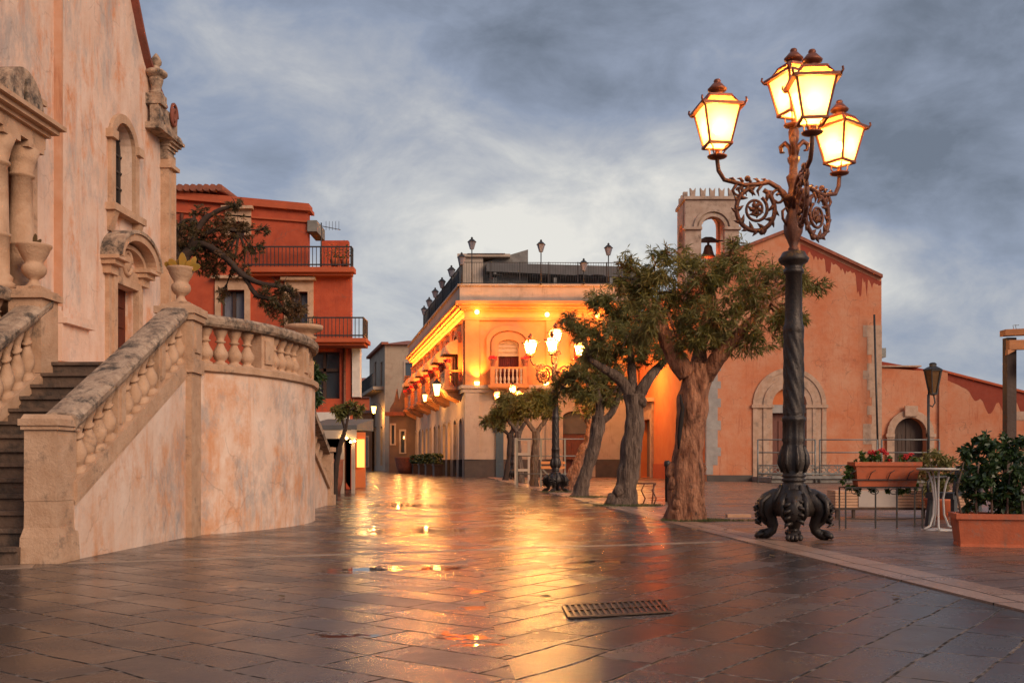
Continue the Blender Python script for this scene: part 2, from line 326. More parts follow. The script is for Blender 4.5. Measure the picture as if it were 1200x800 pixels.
# ------------------------------------------------------------------ wet paving
def paving(name, th, bw, rh, cols, split=None, rough=.25, mort=(.02,.016,.013), mortlight=None, puddle=.60, bumps=.6, puds=()):
    m = bpy.data.materials.new(name); m.use_nodes = True; t = m.node_tree; n = t.nodes; l = t.links; b = n['Principled BSDF']
    g = n.new('ShaderNodeNewGeometry'); pos = g.outputs['Position']
    def math_(op, a, b_=None, c=None):
        q = n.new('ShaderNodeMath'); q.operation = op
        for i, v in enumerate((a, b_, c)):
            if v is None: continue
            if isinstance(v, (int, float)): q.inputs[i].default_value = v
            else: l.new(v, q.inputs[i])
        return q.outputs[0]
    def noi(s, det=4, dist=0, scl=(1,1,1), rgh=.55):
        mm = n.new('ShaderNodeMapping'); mm.inputs['Scale'].default_value = scl; l.new(pos, mm.inputs[0])
        q = n.new('ShaderNodeTexNoise'); q.inputs['Scale'].default_value = s; q.inputs['Detail'].default_value = det; q.inputs['Distortion'].default_value = dist; q.inputs['Roughness'].default_value = rgh
        l.new(mm.outputs[0], q.inputs['Vector']); return q
    def rng(f, a, b_, c=0, d=1):
        r = n.new('ShaderNodeMapRange'); l.new(f, r.inputs[0])
        for i, v in zip((1,2,3,4), (a,b_,c,d)): r.inputs[i].default_value = v
        return r.outputs[0]
    def mixc(f, a, b_):
        x = n.new('ShaderNodeMix'); x.data_type = 'RGBA'
        if isinstance(f, (int, float)): x.inputs[0].default_value = f
        else: l.new(f, x.inputs[0])
        for i, q in ((6, a), (7, b_)):
            if isinstance(q, tuple): x.inputs[i].default_value = (*q[:3], 1)
            else: l.new(q, x.inputs[i])
        return x.outputs[2]
    # slightly wavy joints
    wn = noi(1.3, 2); wv = n.new('ShaderNodeVectorMath'); wv.operation = 'SCALE'; l.new(wn.outputs['Color'], wv.inputs[0]); wv.inputs['Scale'].default_value = .09
    wa = n.new('ShaderNodeVectorMath'); wa.operation = 'ADD'; l.new(pos, wa.inputs[0]); l.new(wv.outputs[0], wa.inputs[1])
    def brick(rot):
        mm = n.new('ShaderNodeMapping'); mm.inputs['Rotation'].default_value = (0, 0, R(rot)); l.new(wa.outputs[0], mm.inputs[0])
        k = n.new('ShaderNodeTexBrick'); k.inputs['Scale'].default_value = 1; k.inputs['Brick Width'].default_value = bw; k.inputs['Row Height'].default_value = rh
        k.inputs['Mortar Size'].default_value = .008; k.inputs['Mortar Smooth'].default_value = .3; k.offset = .37; k.offset_frequency = 3; k.squash = 1.25; k.squash_frequency = 2
        k.inputs['Color1'].default_value = (0,0,0,1); k.inputs['Color2'].default_value = (1,1,1,1); k.inputs['Mortar'].default_value = (.5,.5,.5,1)
        l.new(mm.outputs[0], k.inputs['Vector']); return k.outputs['Color'], k.outputs['Fac']
    c1, f1 = brick(-th)
    if split is not None:
        c2, f2 = brick(-th+90)
        sp = n.new('ShaderNodeSeparateXYZ'); l.new(pos, sp.inputs[0])
        side = math_('GREATER_THAN', math_('ADD', sp.outputs[0], math_('MULTIPLY', sp.outputs[1], .0877)), split)
        c1 = mixc(side, c2, c1); ff = n.new('ShaderNodeMix'); l.new(side, ff.inputs[0]); l.new(f2, ff.inputs[2]); l.new(f1, ff.inputs[3]); f1 = ff.outputs[0]
    bwv = n.new('ShaderNodeRGBToBW'); l.new(c1, bwv.inputs[0]); rnd = bwv.outputs[0]
    col = mixc(rnd, cols[0], cols[1])
    col = mixc(rng(noi(.45, 4).outputs['Fac'], .4, .65), col, cols[2])
    grit = noi(48, 4, 0, (1,1,1), .85).outputs['Fac']
    col = mixc(rng(grit, .56, .66, 0, .75), col, (cols[1][0]*2.4, cols[1][1]*2.3, cols[1][2]*2.2))
    mcol = mixc(rng(noi(14, 3).outputs['Fac'], .45, .6), mort, mortlight or mort)
    fm = rng(f1, 0, 1); col = mixc(fm, col, mcol); l.new(col, b.inputs['Base Color'])
    pn = noi(4.2, 6, .4, (.8, 1.3, 1), .68).outputs['Fac']; acc = None
    for (qx, qy, qr) in puds:
        dv = n.new('ShaderNodeVectorMath'); dv.operation = 'DISTANCE'; l.new(pos, dv.inputs[0]); dv.inputs[1].default_value = (qx, qy, 0)
        bb = rng(dv.outputs['Value'], 0, qr, 1, 0); acc = bb if acc is None else math_('MAXIMUM', acc, bb)
    pud = rng(math_('ADD', math_('MULTIPLY', acc, .30), pn), .72, .76) if acc is not None else math_('MULTIPLY', pn, 0)
    pud2 = rng(noi(3.2, 3, .3, (1, 1.0, 1)).outputs['Fac'], .70, .74); pud = math_('MAXIMUM', pud, math_('MULTIPLY', pud2, .7))
    rg = math_('ADD', rng(rnd, 0, 1, rough-.06, rough+.07), rng(noi(1.6, 6, .3).outputs['Fac'], .35, .65, -.10, .12))
    rg = math_('ADD', rg, rng(grit, .4, .7, -.03, .05))
    dry = math_('SUBTRACT', 1.0, pud)
    rg = math_('ADD', rg, math_('MULTIPLY', fm, .45)); rg = math_('ADD', math_('MULTIPLY', rg, dry), math_('MULTIPLY', pud, .035)); l.new(rg, b.inputs['Roughness'])
    tilt = noi(1.0, 1)
    h = math_('ADD', math_('MULTIPLY', f1, -.012), math_('ADD', math_('MULTIPLY', grit, .0026), math_('MULTIPLY', noi(9, 3).outputs['Fac'], .004)))
    h = math_('ADD', h, math_('MULTIPLY', rnd, .002))
    bn = n.new('ShaderNodeBump'); bn.inputs['Distance'].default_value = 1.0; l.new(math_('MULTIPLY', dry, bumps), bn.inputs['Strength']); l.new(h, bn.inputs['Height']); l.new(bn.outputs[0], b.inputs['Normal'])
    l.new(math_('MULTIPLY_ADD', fm, -.5, .62), b.inputs['Specular IOR Level'])
    return m
PUDS = [(gp(x, y).x, gp(x, y).y, r) for x, y, r in ((515,666,.85),(430,668,.8),(545,748,.42),(530,716,.4),(505,622,2.2),(480,592,3.5),(400,745,.3),(705,658,.6),(560,690,.35),(265,690,.5),(120,700,.4))]
M['pave'] = paving('wet_dark_stone_paving', 53, .62, .285, [(.022,.017,.017), (.092,.064,.054), (.038,.034,.037)], puds=PUDS, split=.35, rough=.21, mortlight=(.24,.19,.16))
M['pave2'] = paving('wet_reddish_terrace_paving', 20, .62, .34, [(.15,.085,.062), (.24,.135,.095), (.10,.062,.05)], rough=.30, puddle=.62)
M['kerbm'] = paving('pinkish_kerb_stone', 95, .9, .45, [(.30,.18,.125), (.40,.25,.18), (.24,.14,.10)], rough=.34, puddle=.66)
# ================================================================== GROUND
def bline(Y, off=0): return 2.9-.0877*(Y-5.55)+off
b = MB(); b.add([(-400,-60,0),(400,-60,0),(400,900,0),(-400,900,0)], [(0,1,2,3)]); tag(b.build('street_paving', M['pave'], fix=False), kind='structure')
b = MB(); b.poly3([(bline(-10),-10),(200,-10),(200,400),(bline(54),54)], -.03, .006); tag(b.build('terrace_paving', M['pave2']), kind='structure')
b = MB(); b.poly3([(bline(-10)-.002,-10),(bline(-10)+.42,-10),(bline(54)+.42,54),(bline(54)-.002,54)], -.03, .012); tag(b.build('kerb_strip', M['kerbm']), kind='structure')
M['bandm'] = mat('pale_band_stone', (.34,.24,.18), (.22,.15,.11), 5, .35, bump=.3)
# pale stone bands across the street
def band(p, q, wdt):
    p = Vector((*p, .005)); q = Vector((*q, .005)); t = (q-p).normalized(); s = Vector((-t.y, t.x, 0))*wdt/2
    b = MB(); b.poly3([p-s, q-s, q+s, p+s], -.03, .004); tag(b.build('paving_band', M['bandm']), kind='structure')
band((-3.72,8.22),(2.22,10.45),.10)
band((-7.4,6.6),(-3.9,8.0),.3)
# grass patches round the tree feet
def grass_patch(x, y, rx, ry, n):
    vs = []; fs = []
    for i in range(n):
        a = random.random()*6.28; r = math.sqrt(random.random()); px = x+rx*r*math.cos(a); py = y+ry*r*math.sin(a)
        h = random.uniform(.02, .055); t = random.random()*3.14; dx, dy = .006*math.cos(t), .006*math.sin(t); lx, ly = random.uniform(-.025,.025), random.uniform(-.025,.025)
        k = len(vs); vs += [(px-dx,py-dy,.01),(px+dx,py+dy,.01),(px+lx,py+ly,h)]; fs.append((k,k+1,k+2))
    b = MB(); b.add(vs, fs); return b
b = MB()
for args in ((2.6,14.05,.48,.30,1500),(3.15,13.98,.35,.10,260),(2.25,18.9,.7,.45,1500),(1.85,23.5,.6,.5,800),(1.2,27.5,.5,.8,500)):
    q = grass_patch(*args); b.add(q.v, q.f)
tag(b.build('grass', M['grassm'], fix=False), kind='stuff')

# ================================================================== LEFT CHURCH
A = Pl(-5.75, 12.9, .05, 1)
def apx(pts, d=0, pl=None): return [(pl or A).hit(x, y, d) for x, y in pts]
church = empty('baroque_church', A.P(0, 0), 'tall peach plastered church front with curved gable rising behind the stone staircase', 'church')
uL = A.hit(-260, 300)[0]; uC = A.hit(188, 300)[0]
top = apx([(189,168),(188,128),(184,115),(176,95),(168,70),(161,40),(156,15),(153,0),(150,-25),(146,-90),(138,-170)])
zt = top[-1][1]
outer = [(uL, 0), (uC, 0)]+top+[(uL, zt)]
def arch(u0, u1, z0, zs, n=10, rise=None):
    c = (u0+u1)/2; r = (u1-u0)/2; rise = rise or r
    return [(u0,z0),(u1,z0),(u1,zs)]+[(c+r*math.cos(math.pi*i/n), zs+rise*math.sin(math.pi*i/n)) for i in range(1,n)]+[(u0,zs)]
wu0 = A.hit(131,210)[0]; wu1 = A.hit(154.5,210)[0]; wz0 = A.hit(143,246)[1]; wzs = A.hit(143,172)[1]
du0 = A.hit(131,380)[0]; du1 = A.hit(156,380)[0]; dzt = A.hit(143,336)[1]
DK = 2.12
wh = arch(wu0, wu1, wz0, wzs); dh = [(du0,DK-.05),(du1,DK-.05),(du1,dzt),(du0,dzt)]
pu0 = A.hit(-40,250)[0]; pu1 = A.hit(13,250)[0]; pzt = A.hit(5,190)[1]
ph = [(pu0,DK-.05),(pu1,DK-.05),(pu1,pzt),(pu0,pzt)]
MB().plate(A, outer, [wh, dh, ph], -.55, 0).build('wall', M['peach'], church)
# body behind
b = MB(); b.pbox(A, uL, uC-.05, 0, 11, -14, -.56); b.build('nave_body', M['peach'], church)
# red coping along the curve
b = MB(); tp = [A.P(u, z, -.25) for u, z in top[1:]]
for i in range(len(tp)-1):
    a, c = tp[i], tp[i+1]; n_ = A.Nn*.36; t = (c-a).normalized(); o_ = t.cross(A.Nn)*.05
    if o_.dot(A.U) < 0: o_ = -o_
    b.hexa([a-n_, a+n_, a+n_+o_, a-n_+o_, c-n_, c+n_, c+n_+o_, c-n_+o_])
b.build('coping', M['copingred'], church)
# wide pilaster behind the groove, with moulded plinth
p0 = A.hit(63,300)[0]; p1 = A.hit(92,300)[0]; pz = A.hit(70,366)[1]
MB().pbox(A, p0, p0+.035, pz, zt, 0, .10).build('pilaster_edge', mat('faded_orange_plaster', (.52,.25,.14), (.60,.34,.23), 3, .9, streak=(.3,.1,.05)), church)
b = MB(); b.pbox(A, p0+.10, p1-.06, pz, zt, 0, .07); b.build('pilaster', M['peach'], church)
b = MB(); b.pbox(A, p0-.04, p1+.02, DK, pz-.16, 0, .13); b.pbox(A, p0-.05, p1+.08, pz-.16, pz-.09, 0, .2); b.pbox(A, p0-.05, p1+.05, pz-.09, pz-.02, 0, .15); b.pbox(A, p0-.05, p1+.02, pz-.02, pz+.05, 0, .1); b.build('pilaster_plinth', M['peach'], church)
b = MB(); b.pbox(A, uL, p0-.3, DK, DK+.5, 0, .1); b.build('wall_plinth', M['stone'], church)
# right corner pilaster, capital, scroll block, finial
c0 = A.hit(188,300)[0]; c1 = A.hit(203,300,.1)[0]; cz = A.hit(195,182,.1)[1]
b = MB(); b.pbox(A, c0, c1, 0, cz, -.5, .14); b.pbox(A, c0+.12, c1-.10, 1, cz-.25, .14, .19); b.pbox(A, c0-.03, c1+.03, cz-.2, cz-.14, -.5, .2)
b.build('corner_pilaster', M['stone'], church)
b = MB(); k = 0
for i, (dz, e) in enumerate([(0,.03),(.05,.01),(.10,.03),(.15,.06),(.20,.10),(.25,.14),(.30,.11)]):
    b.pbox(A, c0-e*.3, c1+e, cz+dz-(.05 if i == 0 else 0), cz+dz+.048, -.5-e, .1+e)
zc = cz+.345
b.build('corner_capital', M['oldstone'], church)
b = MB(); b.pbox(A, c0+.0, c1, zc, zc+.42, -.45, .06)
b.prism([A.P(c0-.1, zc+.42, .02), A.P(c1-.05, zc+.42, .02), A.P(c1-.15, zc+.62, .02), A.P(c0-.2, zc+.72, .02)], A.Nn*-.42)
fz_ = A.hit(183,112,.12)[1]; fu_ = A.hit(183,100,.12)[0]; b.pbox(A, fu_-.10, c1-.08, zc-.0, fz_-.165, .061, .20); b.pbox(A, fu_-.14, c1-.02, zc-.10, zc-.002, .0, .24); b.build('scroll_block', M['oldstone'], church)
b = MB(); sp = []
for i in range(42):
    t = i/41; a = t*4.3*math.pi; r = .21*(1-t*.85); sp.append(A.P((c0+c1)/2-.17+r*math.cos(a)*.62, zc+.26+r*math.sin(a)*1.0, .235))
b.tube(sp, .028, 6); b.build('scroll', M['copingred'], church)
fu = A.hit(183,100,.12)[0]; fz = A.hit(183,112,.12)[1]; fp = A.P(fu, fz, .12)
b = MB(); b.lathe([(r_*.52, z_*.60) for r_, z_ in [(0.001,0),(.20,.0),(.20,.08),(.13,.10),(.15,.2),(.2,.36),(.21,.42),(.16,.44),(.24,.47),(.32,.52),(.33,.58),(.25,.64),(.13,.68),(.10,.76),(.15,.80),(.16,.88),(.12,.96),(.06,1.04),(.02,1.08),(.001,1.09)]], fp, 14)
b.pbox(A, fu-.12, fu+.12, fz-.16, fz, -.0, .24); b.build('finial', M['oldstone'], church)
# window
def ring_plate(pl, outer, inner, d0, d1): return MB().plate(pl, outer, [inner], d0, d1)
s = .13
b = MB().plate(A, arch(wu0-s, wu1+s, wz0-.02, wzs, 10, (wu1-wu0)/2+s*.95), [arch(wu0, wu1, wz0+.001, wzs)], 0, .06)
b.pbox(A, wu0-.2, wu1+.2, wz0-.12, wz0-.02, 0, .14); b.pbox(A, wu0-.19, wu0-.01, wzs-.02, wzs+.1, .0, .11); b.pbox(A, wu1+.01, wu1+.19, wzs-.02, wzs+.1, .0, .11)
for uu in (wu0-.08, wu1+.08): b.prism([A.P(uu-.07, wz0-.12, .0), A.P(uu-.07, wz0-.12, .12), A.P(uu-.07, wz0-.4, .03), A.P(uu-.07, wz0-.4, 0)], A.U*.14)
win = b.build('window', M['stone'], church)
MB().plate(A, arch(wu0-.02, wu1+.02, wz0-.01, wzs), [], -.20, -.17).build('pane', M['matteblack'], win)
b = MB()
for i in range(9):
    z = wz0+.12+i*.24
    if z < wzs+.3: b.pbox(A, wu0, wu1, z, z+.03, -.17, -.15)
for i in range(4): u = wu0+(wu1-wu0)*(i+.5)/4; b.pbox(A, u-.012, u+.012, wz0, wzs+.25, -.17, -.155)
b.build('window_bars', M['black'], win)
# side door with broken curved pediment
s = .11
b = MB().plate(A, [(du0-s,DK),(du1+s,DK),(du1+s,dzt+s),(du0-s,dzt+s)], [[(du0,DK+.001),(du1,DK+.001),(du1,dzt),(du0,dzt)]], 0, .09)
b.plate(A, [(du0-s-.10,DK),(du1+s+.10,DK),(du1+s+.10,dzt+s+.15),(du0-s-.10,dzt+s+.15)], [[(du0-s,DK+.001),(du1+s,DK+.001),(du1+s,dzt+s),(du0-s,dzt+s)]], 0, .06)
zz = dzt+s+.10
for (a0, a1) in ((du0-s-.22, du0-.02), (du1+.02, du1+s+.22)):
    b.pbox(A, a0, a1, zz, zz+.07, .0, .2); b.pbox(A, a0-.03, a1+.03, zz+.07, zz+.12, 0, .27); b.pbox(A, a0+.05, a1-.02, zz-.12, zz, 0, .12)
cu = (du0+du1)/2; rr = (du1-du0)/2+s+.22; rise = .42
def arcp(r_, rise_, n=16, a0=0, a1=math.pi): return [(cu+r_*math.cos(a0+(a1-a0)*i/n), zz+.12+rise_*math.sin(a0+(a1-a0)*i/n)) for i in range(n+1)]
oa = arcp(rr, rise); ia = arcp(rr-.13, rise-.10)
b.plate(A, oa+ia[::-1], [], 0, .28)
b.plate(A, arcp(rr-.18, rise-.15)+arcp(rr-.25, rise-.21)[::-1], [], 0, .14)
sdoor = b.build('side_door_surround', M['stone'], church)
b = MB().plate(A, arcp(rr+.03, rise+.05)+arcp(rr-.01, rise)[::-1], [], -.02, .31); b.build('pediment_cap', M['oldstone'], sdoor)
b = MB(); b.ball(A.P(cu, zz+.14, .05), (.07,.12,.14)); b.tube([A.P(cu+.13*math.cos(t), zz+.14+.17*math.sin(t), .07) for t in [i*.5 for i in range(13)]], .035, 6); b.build('carved_crest', M['stone'], sdoor)
b = MB(); b.pbox(A, du0, du1, DK, dzt, -.18, -.12)
for i in range(2):
    for j in range(4):
        z = DK+.12+j*(dzt-DK-.1)/4; u = du0+.06+i*(du1-du0)/2; b.pbox(A, u, u+(du1-du0)/2-.12, z, z+(dzt-DK)/4-.14, -.12, -.105)
dr = b.build('side_door', M['doorwood'], church)
# main portal on the left
b = MB(); b.pbox(A, pu0, pu1, DK, pzt, -.46, -.40)
for j in range(5):
    for i in range(3):
        z = DK+.15+j*(pzt-DK)/5; u = pu0+.1+i*(pu1-pu0)/3; b.pbox(A, u, u+(pu1-pu0)/3-.18, z, z+(pzt-DK)/5-.2, -.40, -.37)
b.build('main_door', M['woodred'], church)
b = MB().plate(A, [(pu0-.3,DK),(pu1+.28,DK),(pu1+.28,pzt+.3),(pu0-.3,pzt+.3)], [[(pu0,DK+.001),(pu1,DK+.001),(pu1,pzt),(pu0,pzt)]], 0, .12)
b.plate(A, [(pu0-.9,DK),(pu1+.45,DK),(pu1+.45,pzt+.62),(pu0-.9,pzt+.62)], [[(pu0-.3,DK+.001),(pu1+.28,DK+.001),(pu1+.28,pzt+.3),(pu0-.3,pzt+.3)]], 0, .07)
cu2, _ = A.hit(25,250,.2); colz1 = A.hit(25,172,.2)[1]
b.pbox(A, cu2-.19, cu2+.19, DK, DK+.55, 0, .40); b.pbox(A, cu2-.22, cu2+.22, DK+.55, DK+.62, 0, .44)
ez = colz1+.02
b.pbox(A, pu0-1.6, cu2+.2, ez, ez+.14, 0, .38); b.pbox(A, pu0-1.6, cu2+.23, ez+.14, ez+.19, 0, .43); b.pbox(A, pu0-1.6, cu2+.29, ez+.19, ez+.25, 0, .50); b.pbox(A, pu0-1.6, cu2+.34, ez+.25, ez+.30, 0, .56)
b.pbox(A, cu2-.14, cu2+.16, ez+.3, ez+.5, 0, .34); b.pbox(A, cu2-.17, cu2+.20, ez+.5, ez+.56, 0, .4)
port = b.build('main_portal', M['stone'], church)
cu_s = cu; cu = (pu0+pu1)/2; 
oa = [(cu+(cu2+.1-cu)*math.cos(t), ez+.3+.45*math.sin(t)) for t in [math.pi*i/20 for i in range(21)]]; ia = [(cu+(cu2-.25-cu)*math.cos(t), ez+.3+.34*math.sin(t)) for t in [math.pi*i/20 for i in range(21)]]
MB().plate(A, oa+ia[::-1], [], 0, .42).build('curved_pediment', M['oldstone'], port)
for s_ in (0, 1):
    u = cu2 if s_ == 0 else cu2-.5
    b = MB(); c = A.P(u, DK+.62, .2); h = ez-DK-.62
    b.lathe([(.001,0),(.19,0),(.19,.07),(.16,.09),(.17,.14),(.135,.18),(.135,h*.33),(.15,h*.335),(.15,h*.35),(.13,h*.355),(.115,h-.38),(.14,h-.37),(.14,h-.34),(.12,h-.33),(.15,h-.2),(.2,h-.06),(.001,h-.06)], c, 16, lambda th, r, z: r*(1+.03*math.sin(8*th)) if h*.36 < z < h-.4 else r)
    b.pbox(A, u-.17, u+.17, ez-.07, ez, .02, .38); b.build('column', M['stone'], port)

# ================================================================== STAIRCASE
S = Pl(-3.82, 8.24, .05, 1)          # outer face of the flight
st = empty('church_staircase', S.P(0, 0, -1), 'stone staircase with vase baluster railings and peach plastered side wall before the church', 'staircase')
def spx(pts, d=0): return [S.hit(x, y, d) for x, y in pts]
nearu = .36; fl1 = S.hit(222, 500)[0]        # far end of flight
s0 = (S.hit(87,566)[0], S.hit(87,566)[1]); s1 = S.hit(221,419)
r0 = S.hit(88,503); r1 = S.hit(219,379)
slope = (s1[1]-s0[1])/(s1[0]-s0[0])
def zs(u): return s0[1]+slope*(u-s0[0])
rs0 = r0[1]+(nearu-r0[0])*slope; 
def zr(u): return r0[1]+slope*(u-r0[0])+.02
# outer wall with wainscot
b = MB().plate(S, [(nearu-.05,0),(s1[0]+.1,0),(s1[0]+.1,zs(s1[0]+.1)-.16),(nearu-.05,zs(nearu-.05)-.16)], [], -.30, 0)
b.build('flight_wall', M['cream'], st)
b = MB().plate(S, [(nearu-.05,zs(nearu-.05)-.16),(s1[0],zs(s1[0])-.16),(s1[0],zs(s1[0])),(nearu-.05,zs(nearu-.05))], [], -.17, .02)
b.plate(S, [(nearu-.05,zs(nearu-.05)-.2),(s1[0],zs(s1[0])-.2),(s1[0],zs(s1[0])-.16),(nearu-.05,zs(nearu-.05)-.16)], [], -.17, .008)
b.build('stringer', M['stone'], st)
HR = .15
def rail_prism(pl, u0, u1, zf, d0, d1, name='handrail', parent=st, m='oldstone', n=14, h=HR):
    b = MB(); vs = []; prof = [(d1-.02,0),(d1,h*.25),(d1+.01,h*.6),(d1-.03,h*.9),(d1-.1,h),(d0+.1,h),(d0+.03,h*.9),(d0-.01,h*.6),(d0,h*.25),(d0+.02,0)]
    k = len(prof)
    for i in range(n+1):
        u = u0+(u1-u0)*i/n
        for d, z in prof: j = .008*noise.noise(Vector((u*6, d*9, z*9))); vs.append(pl.P(u, zf(u)+z+j, d+j))
    fs = [(i*k+q, i*k+(q+1) % k, (i+1)*k+(q+1) % k, (i+1)*k+q) for i in range(n) for q in range(k)]+[tuple(range(k)), tuple(range(n*k+k-1, n*k-1, -1))]
    b.add(vs, fs); return b.build(name, M[m], parent)
rail_prism(S, nearu-.1, s1[0]+.02, zr, -.27, .05)
def bal_prof(h): return [(.001,0),(.078,0),(.078,.06*h),(.05,.10*h),(.045,.13*h),(.065,.18*h),(.082,.27*h),(.078,.36*h),(.05,.48*h),(.036,.56*h),(.034,.60*h),(.055,.62*h),(.055,.65*h),(.036,.67*h),(.045,.76*h),(.066,.85*h),(.072,.90*h),(.075,.93*h),(.078,1*h),(.001,h)]
def baluster(c, h, shear=0, rot=0, parent=st, sq=.5, r=1):
    def fn(th, rr, z): 
        return rr*r*(1+sq*.18*(1/max(abs(math.cos(th-rot)), abs(math.sin(th-rot)))-1.1))
    b = MB(); b.lathe(bal_prof(h), (0,0,0), 12, fn)
    b.v = [(c[0]+x, c[1]+y, c[2]+z+shear*y) for x, y, z in b.v]
    return b.build('baluster', M['stone'], parent)
ub0 = nearu+.14; ub1 = s1[0]-.12; nb = 13
for i in range(nb):
    u = ub0+(ub1-ub0)*i/(nb-1); h = zr(u)-zs(u)
    if i in (4, 9):
        b = MB(); w_ = .085; P = S.P
        for d0_, d1_, ww in ((-.24,-.02,w_),(-.02,.0,w_*.55)):
            b.hexa([P(u-ww,zs(u-ww)+(.07 if ww<w_ else -.01),d1_),P(u+ww,zs(u+ww)+(.07 if ww<w_ else -.01),d1_),P(u+ww,zs(u+ww)+(.07 if ww<w_ else -.01),d0_),P(u-ww,zs(u-ww)+(.07 if ww<w_ else -.01),d0_),
                P(u-ww,zr(u-ww)-(.07 if ww<w_ else -.01),d1_),P(u+ww,zr(u+ww)-(.07 if ww<w_ else -.01),d1_),P(u+ww,zr(u+ww)-(.07 if ww<w_ else -.01),d0_),P(u-ww,zr(u-ww)-(.07 if ww<w_ else -.01),d0_)])
        b.build('rail_pier', M['stone'], st)
    else: baluster(S.P(u, zs(u)-.01, -.075), h+.02, slope*.98, 0)
# foot newel
b = MB(); X0, X1, Y0, Y1 = -4.09, -3.815, 8.22, 8.60
def slab(x0, x1, y0, y1, z0, z1, tap=0): b.hexa([(x0,y0,z0),(x1,y0,z0),(x1,y1,z0),(x0,y1,z0),(x0+tap,y0+tap,z1),(x1-tap,y0+tap,z1),(x1-tap,y1-tap,z1),(x0+tap,y1-tap,z1)])
slab(X0-.03,X1+.03,Y0-.03,Y1,0,.22,.008); slab(X0-.02,X1+.02,Y0-.02,Y1,.22,.30,.02); slab(X0,X1,Y0,Y1,.30,.52,.003); slab(X0,X1,Y0,Y1,.522,1.12,.002); slab(X0-.02,X1+.02,Y0-.02,Y1+.02,1.12,1.155); slab(X0-.035,X1+.035,Y0-.035,Y1+.03,1.155,1.21); slab(X0-.02,X1+.02,Y0-.02,Y1+.02,1.21,1.25,.02)
b.build('foot_newel', M['stone'], st)
# steps
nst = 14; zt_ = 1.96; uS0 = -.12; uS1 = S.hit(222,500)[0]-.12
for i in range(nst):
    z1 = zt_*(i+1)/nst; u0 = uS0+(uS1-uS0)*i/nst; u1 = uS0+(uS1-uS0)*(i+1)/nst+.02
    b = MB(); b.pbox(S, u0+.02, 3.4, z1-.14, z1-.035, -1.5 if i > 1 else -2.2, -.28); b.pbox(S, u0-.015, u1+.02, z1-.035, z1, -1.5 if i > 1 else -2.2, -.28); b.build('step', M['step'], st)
# inner flight wall, stringer, balustrade
I = Pl(-5.20, 9.9, .05, 1)
i0 = I.hit(0,480); i1 = I.hit(57,428); isl = (i1[1]-i0[1])/(i1[0]-i0[0])
def iz(u): return i0[1]+isl*(u-i0[0])
def irz(u): return I.hit(30,386)[1]+isl*(u-I.hit(30,386)[0])
ua, ue = -2.2, I.hit(58,400)[0]
b = MB().plate(I, [(ua,0),(ue,0),(ue,iz(ue)),(ua,iz(ua))], [], -.3, 0); b.build('inner_flight_wall', M['stone'], st)
MB().plate(I, [(ua,iz(ua)-.12),(ue,iz(ue)-.12),(ue,iz(ue)+.012),(ua,iz(ua)+.012)], [], -.29, .02).build('inner_stringer', M['stone'], st)
rail_prism(I, ua, ue, irz, -.29, .04)
u = ue-.12
while u > ua:
    baluster(I.P(u, iz(u)-.01, -.08), irz(u)-iz(u)+.03, isl*.98); u -= .20
# inner newel
b = MB(); nu = I.hit(64,400)[0]-.32; nz_ = I.hit(60,343)[1]
b.pbox(I, nu-.02, nu+.34, 0, nz_-.1, -.34, .03); b.pbox(I, nu-.06, nu+.38, nz_-.1, nz_-.03, -.38, .07); b.pbox(I, nu-.03, nu+.35, nz_-.03, nz_, -.35, .04); b.build('inner_newel', M['stone'], st)
# upper terrace with its own balustrade
T = Pl(-5.52, 9.9, .05, 1); tz = T.hit(30,342)[1]-.15; te = nu+.05
b = MB(); b.pbox(T, -4.5, te, 0, DK+.05, -.9, .0); b.build('terrace_wall', M['stone'], st)
b = MB(); b.pbox(T, -4.5, te, DK+.05, DK+.13, -.28, .03); b.build('terrace_kerb', M['stone'], st)
rail_prism(T, -4.5, te, lambda u: tz, -.28, .03, n=30)
u = te-.1
while u > -1.8: baluster(T.P(u, DK+.12, -.13), tz-DK-.10); u -= .19
# curved terrace
ring_o = [(-3.72,11.24),(-3.60,11.50),(-3.38,11.80),(-3.19,12.12),(-3.03,12.5),(-2.91,12.95),(-2.84,13.45),(-2.83,13.9),(-2.89,14.4),(-3.02,14.9),(-3.24,15.4),(-3.52,15.8),(-3.85,16.1)]
def resamp(pts, n):
    ps = [Vector((p[0], p[1], 0)) for p in pts]
    # Catmull-Rom smoothing
    o = []
    for i in range(len(ps)-1):
        a, b_, c, d = ps[max(i-1,0)], ps[i], ps[i+1], ps[min(i+2, len(ps)-1)]
        for k in range(8):
            t = k/8; o.append(.5*((2*b_)+(c-a)*t+(2*a-5*b_+4*c-d)*t*t+(3*b_-a-3*c+d)*t**3))
    o.append(ps[-1]); ds = [0]
    for i in range(1, len(o)): ds.append(ds[-1]+(o[i]-o[i-1]).length)
    r = []; j = 0
    for i in range(n+1):
        t = ds[-1]*i/n
        while j < len(o)-2 and ds[j+1] < t: j += 1
        q = (t-ds[j])/max(1e-9, ds[j+1]-ds[j]); r.append(o[j].lerp(o[j+1], q))
    return r
cv = resamp(ring_o, 60)
def offs(pts, d):
    r = []
    for i, p in enumerate(pts):
        t = (pts[min(i+1, len(pts)-1)]-pts[max(i-1, 0)]).normalized(); r.append(p+Vector((t.y, -t.x, 0))*d)
    return r
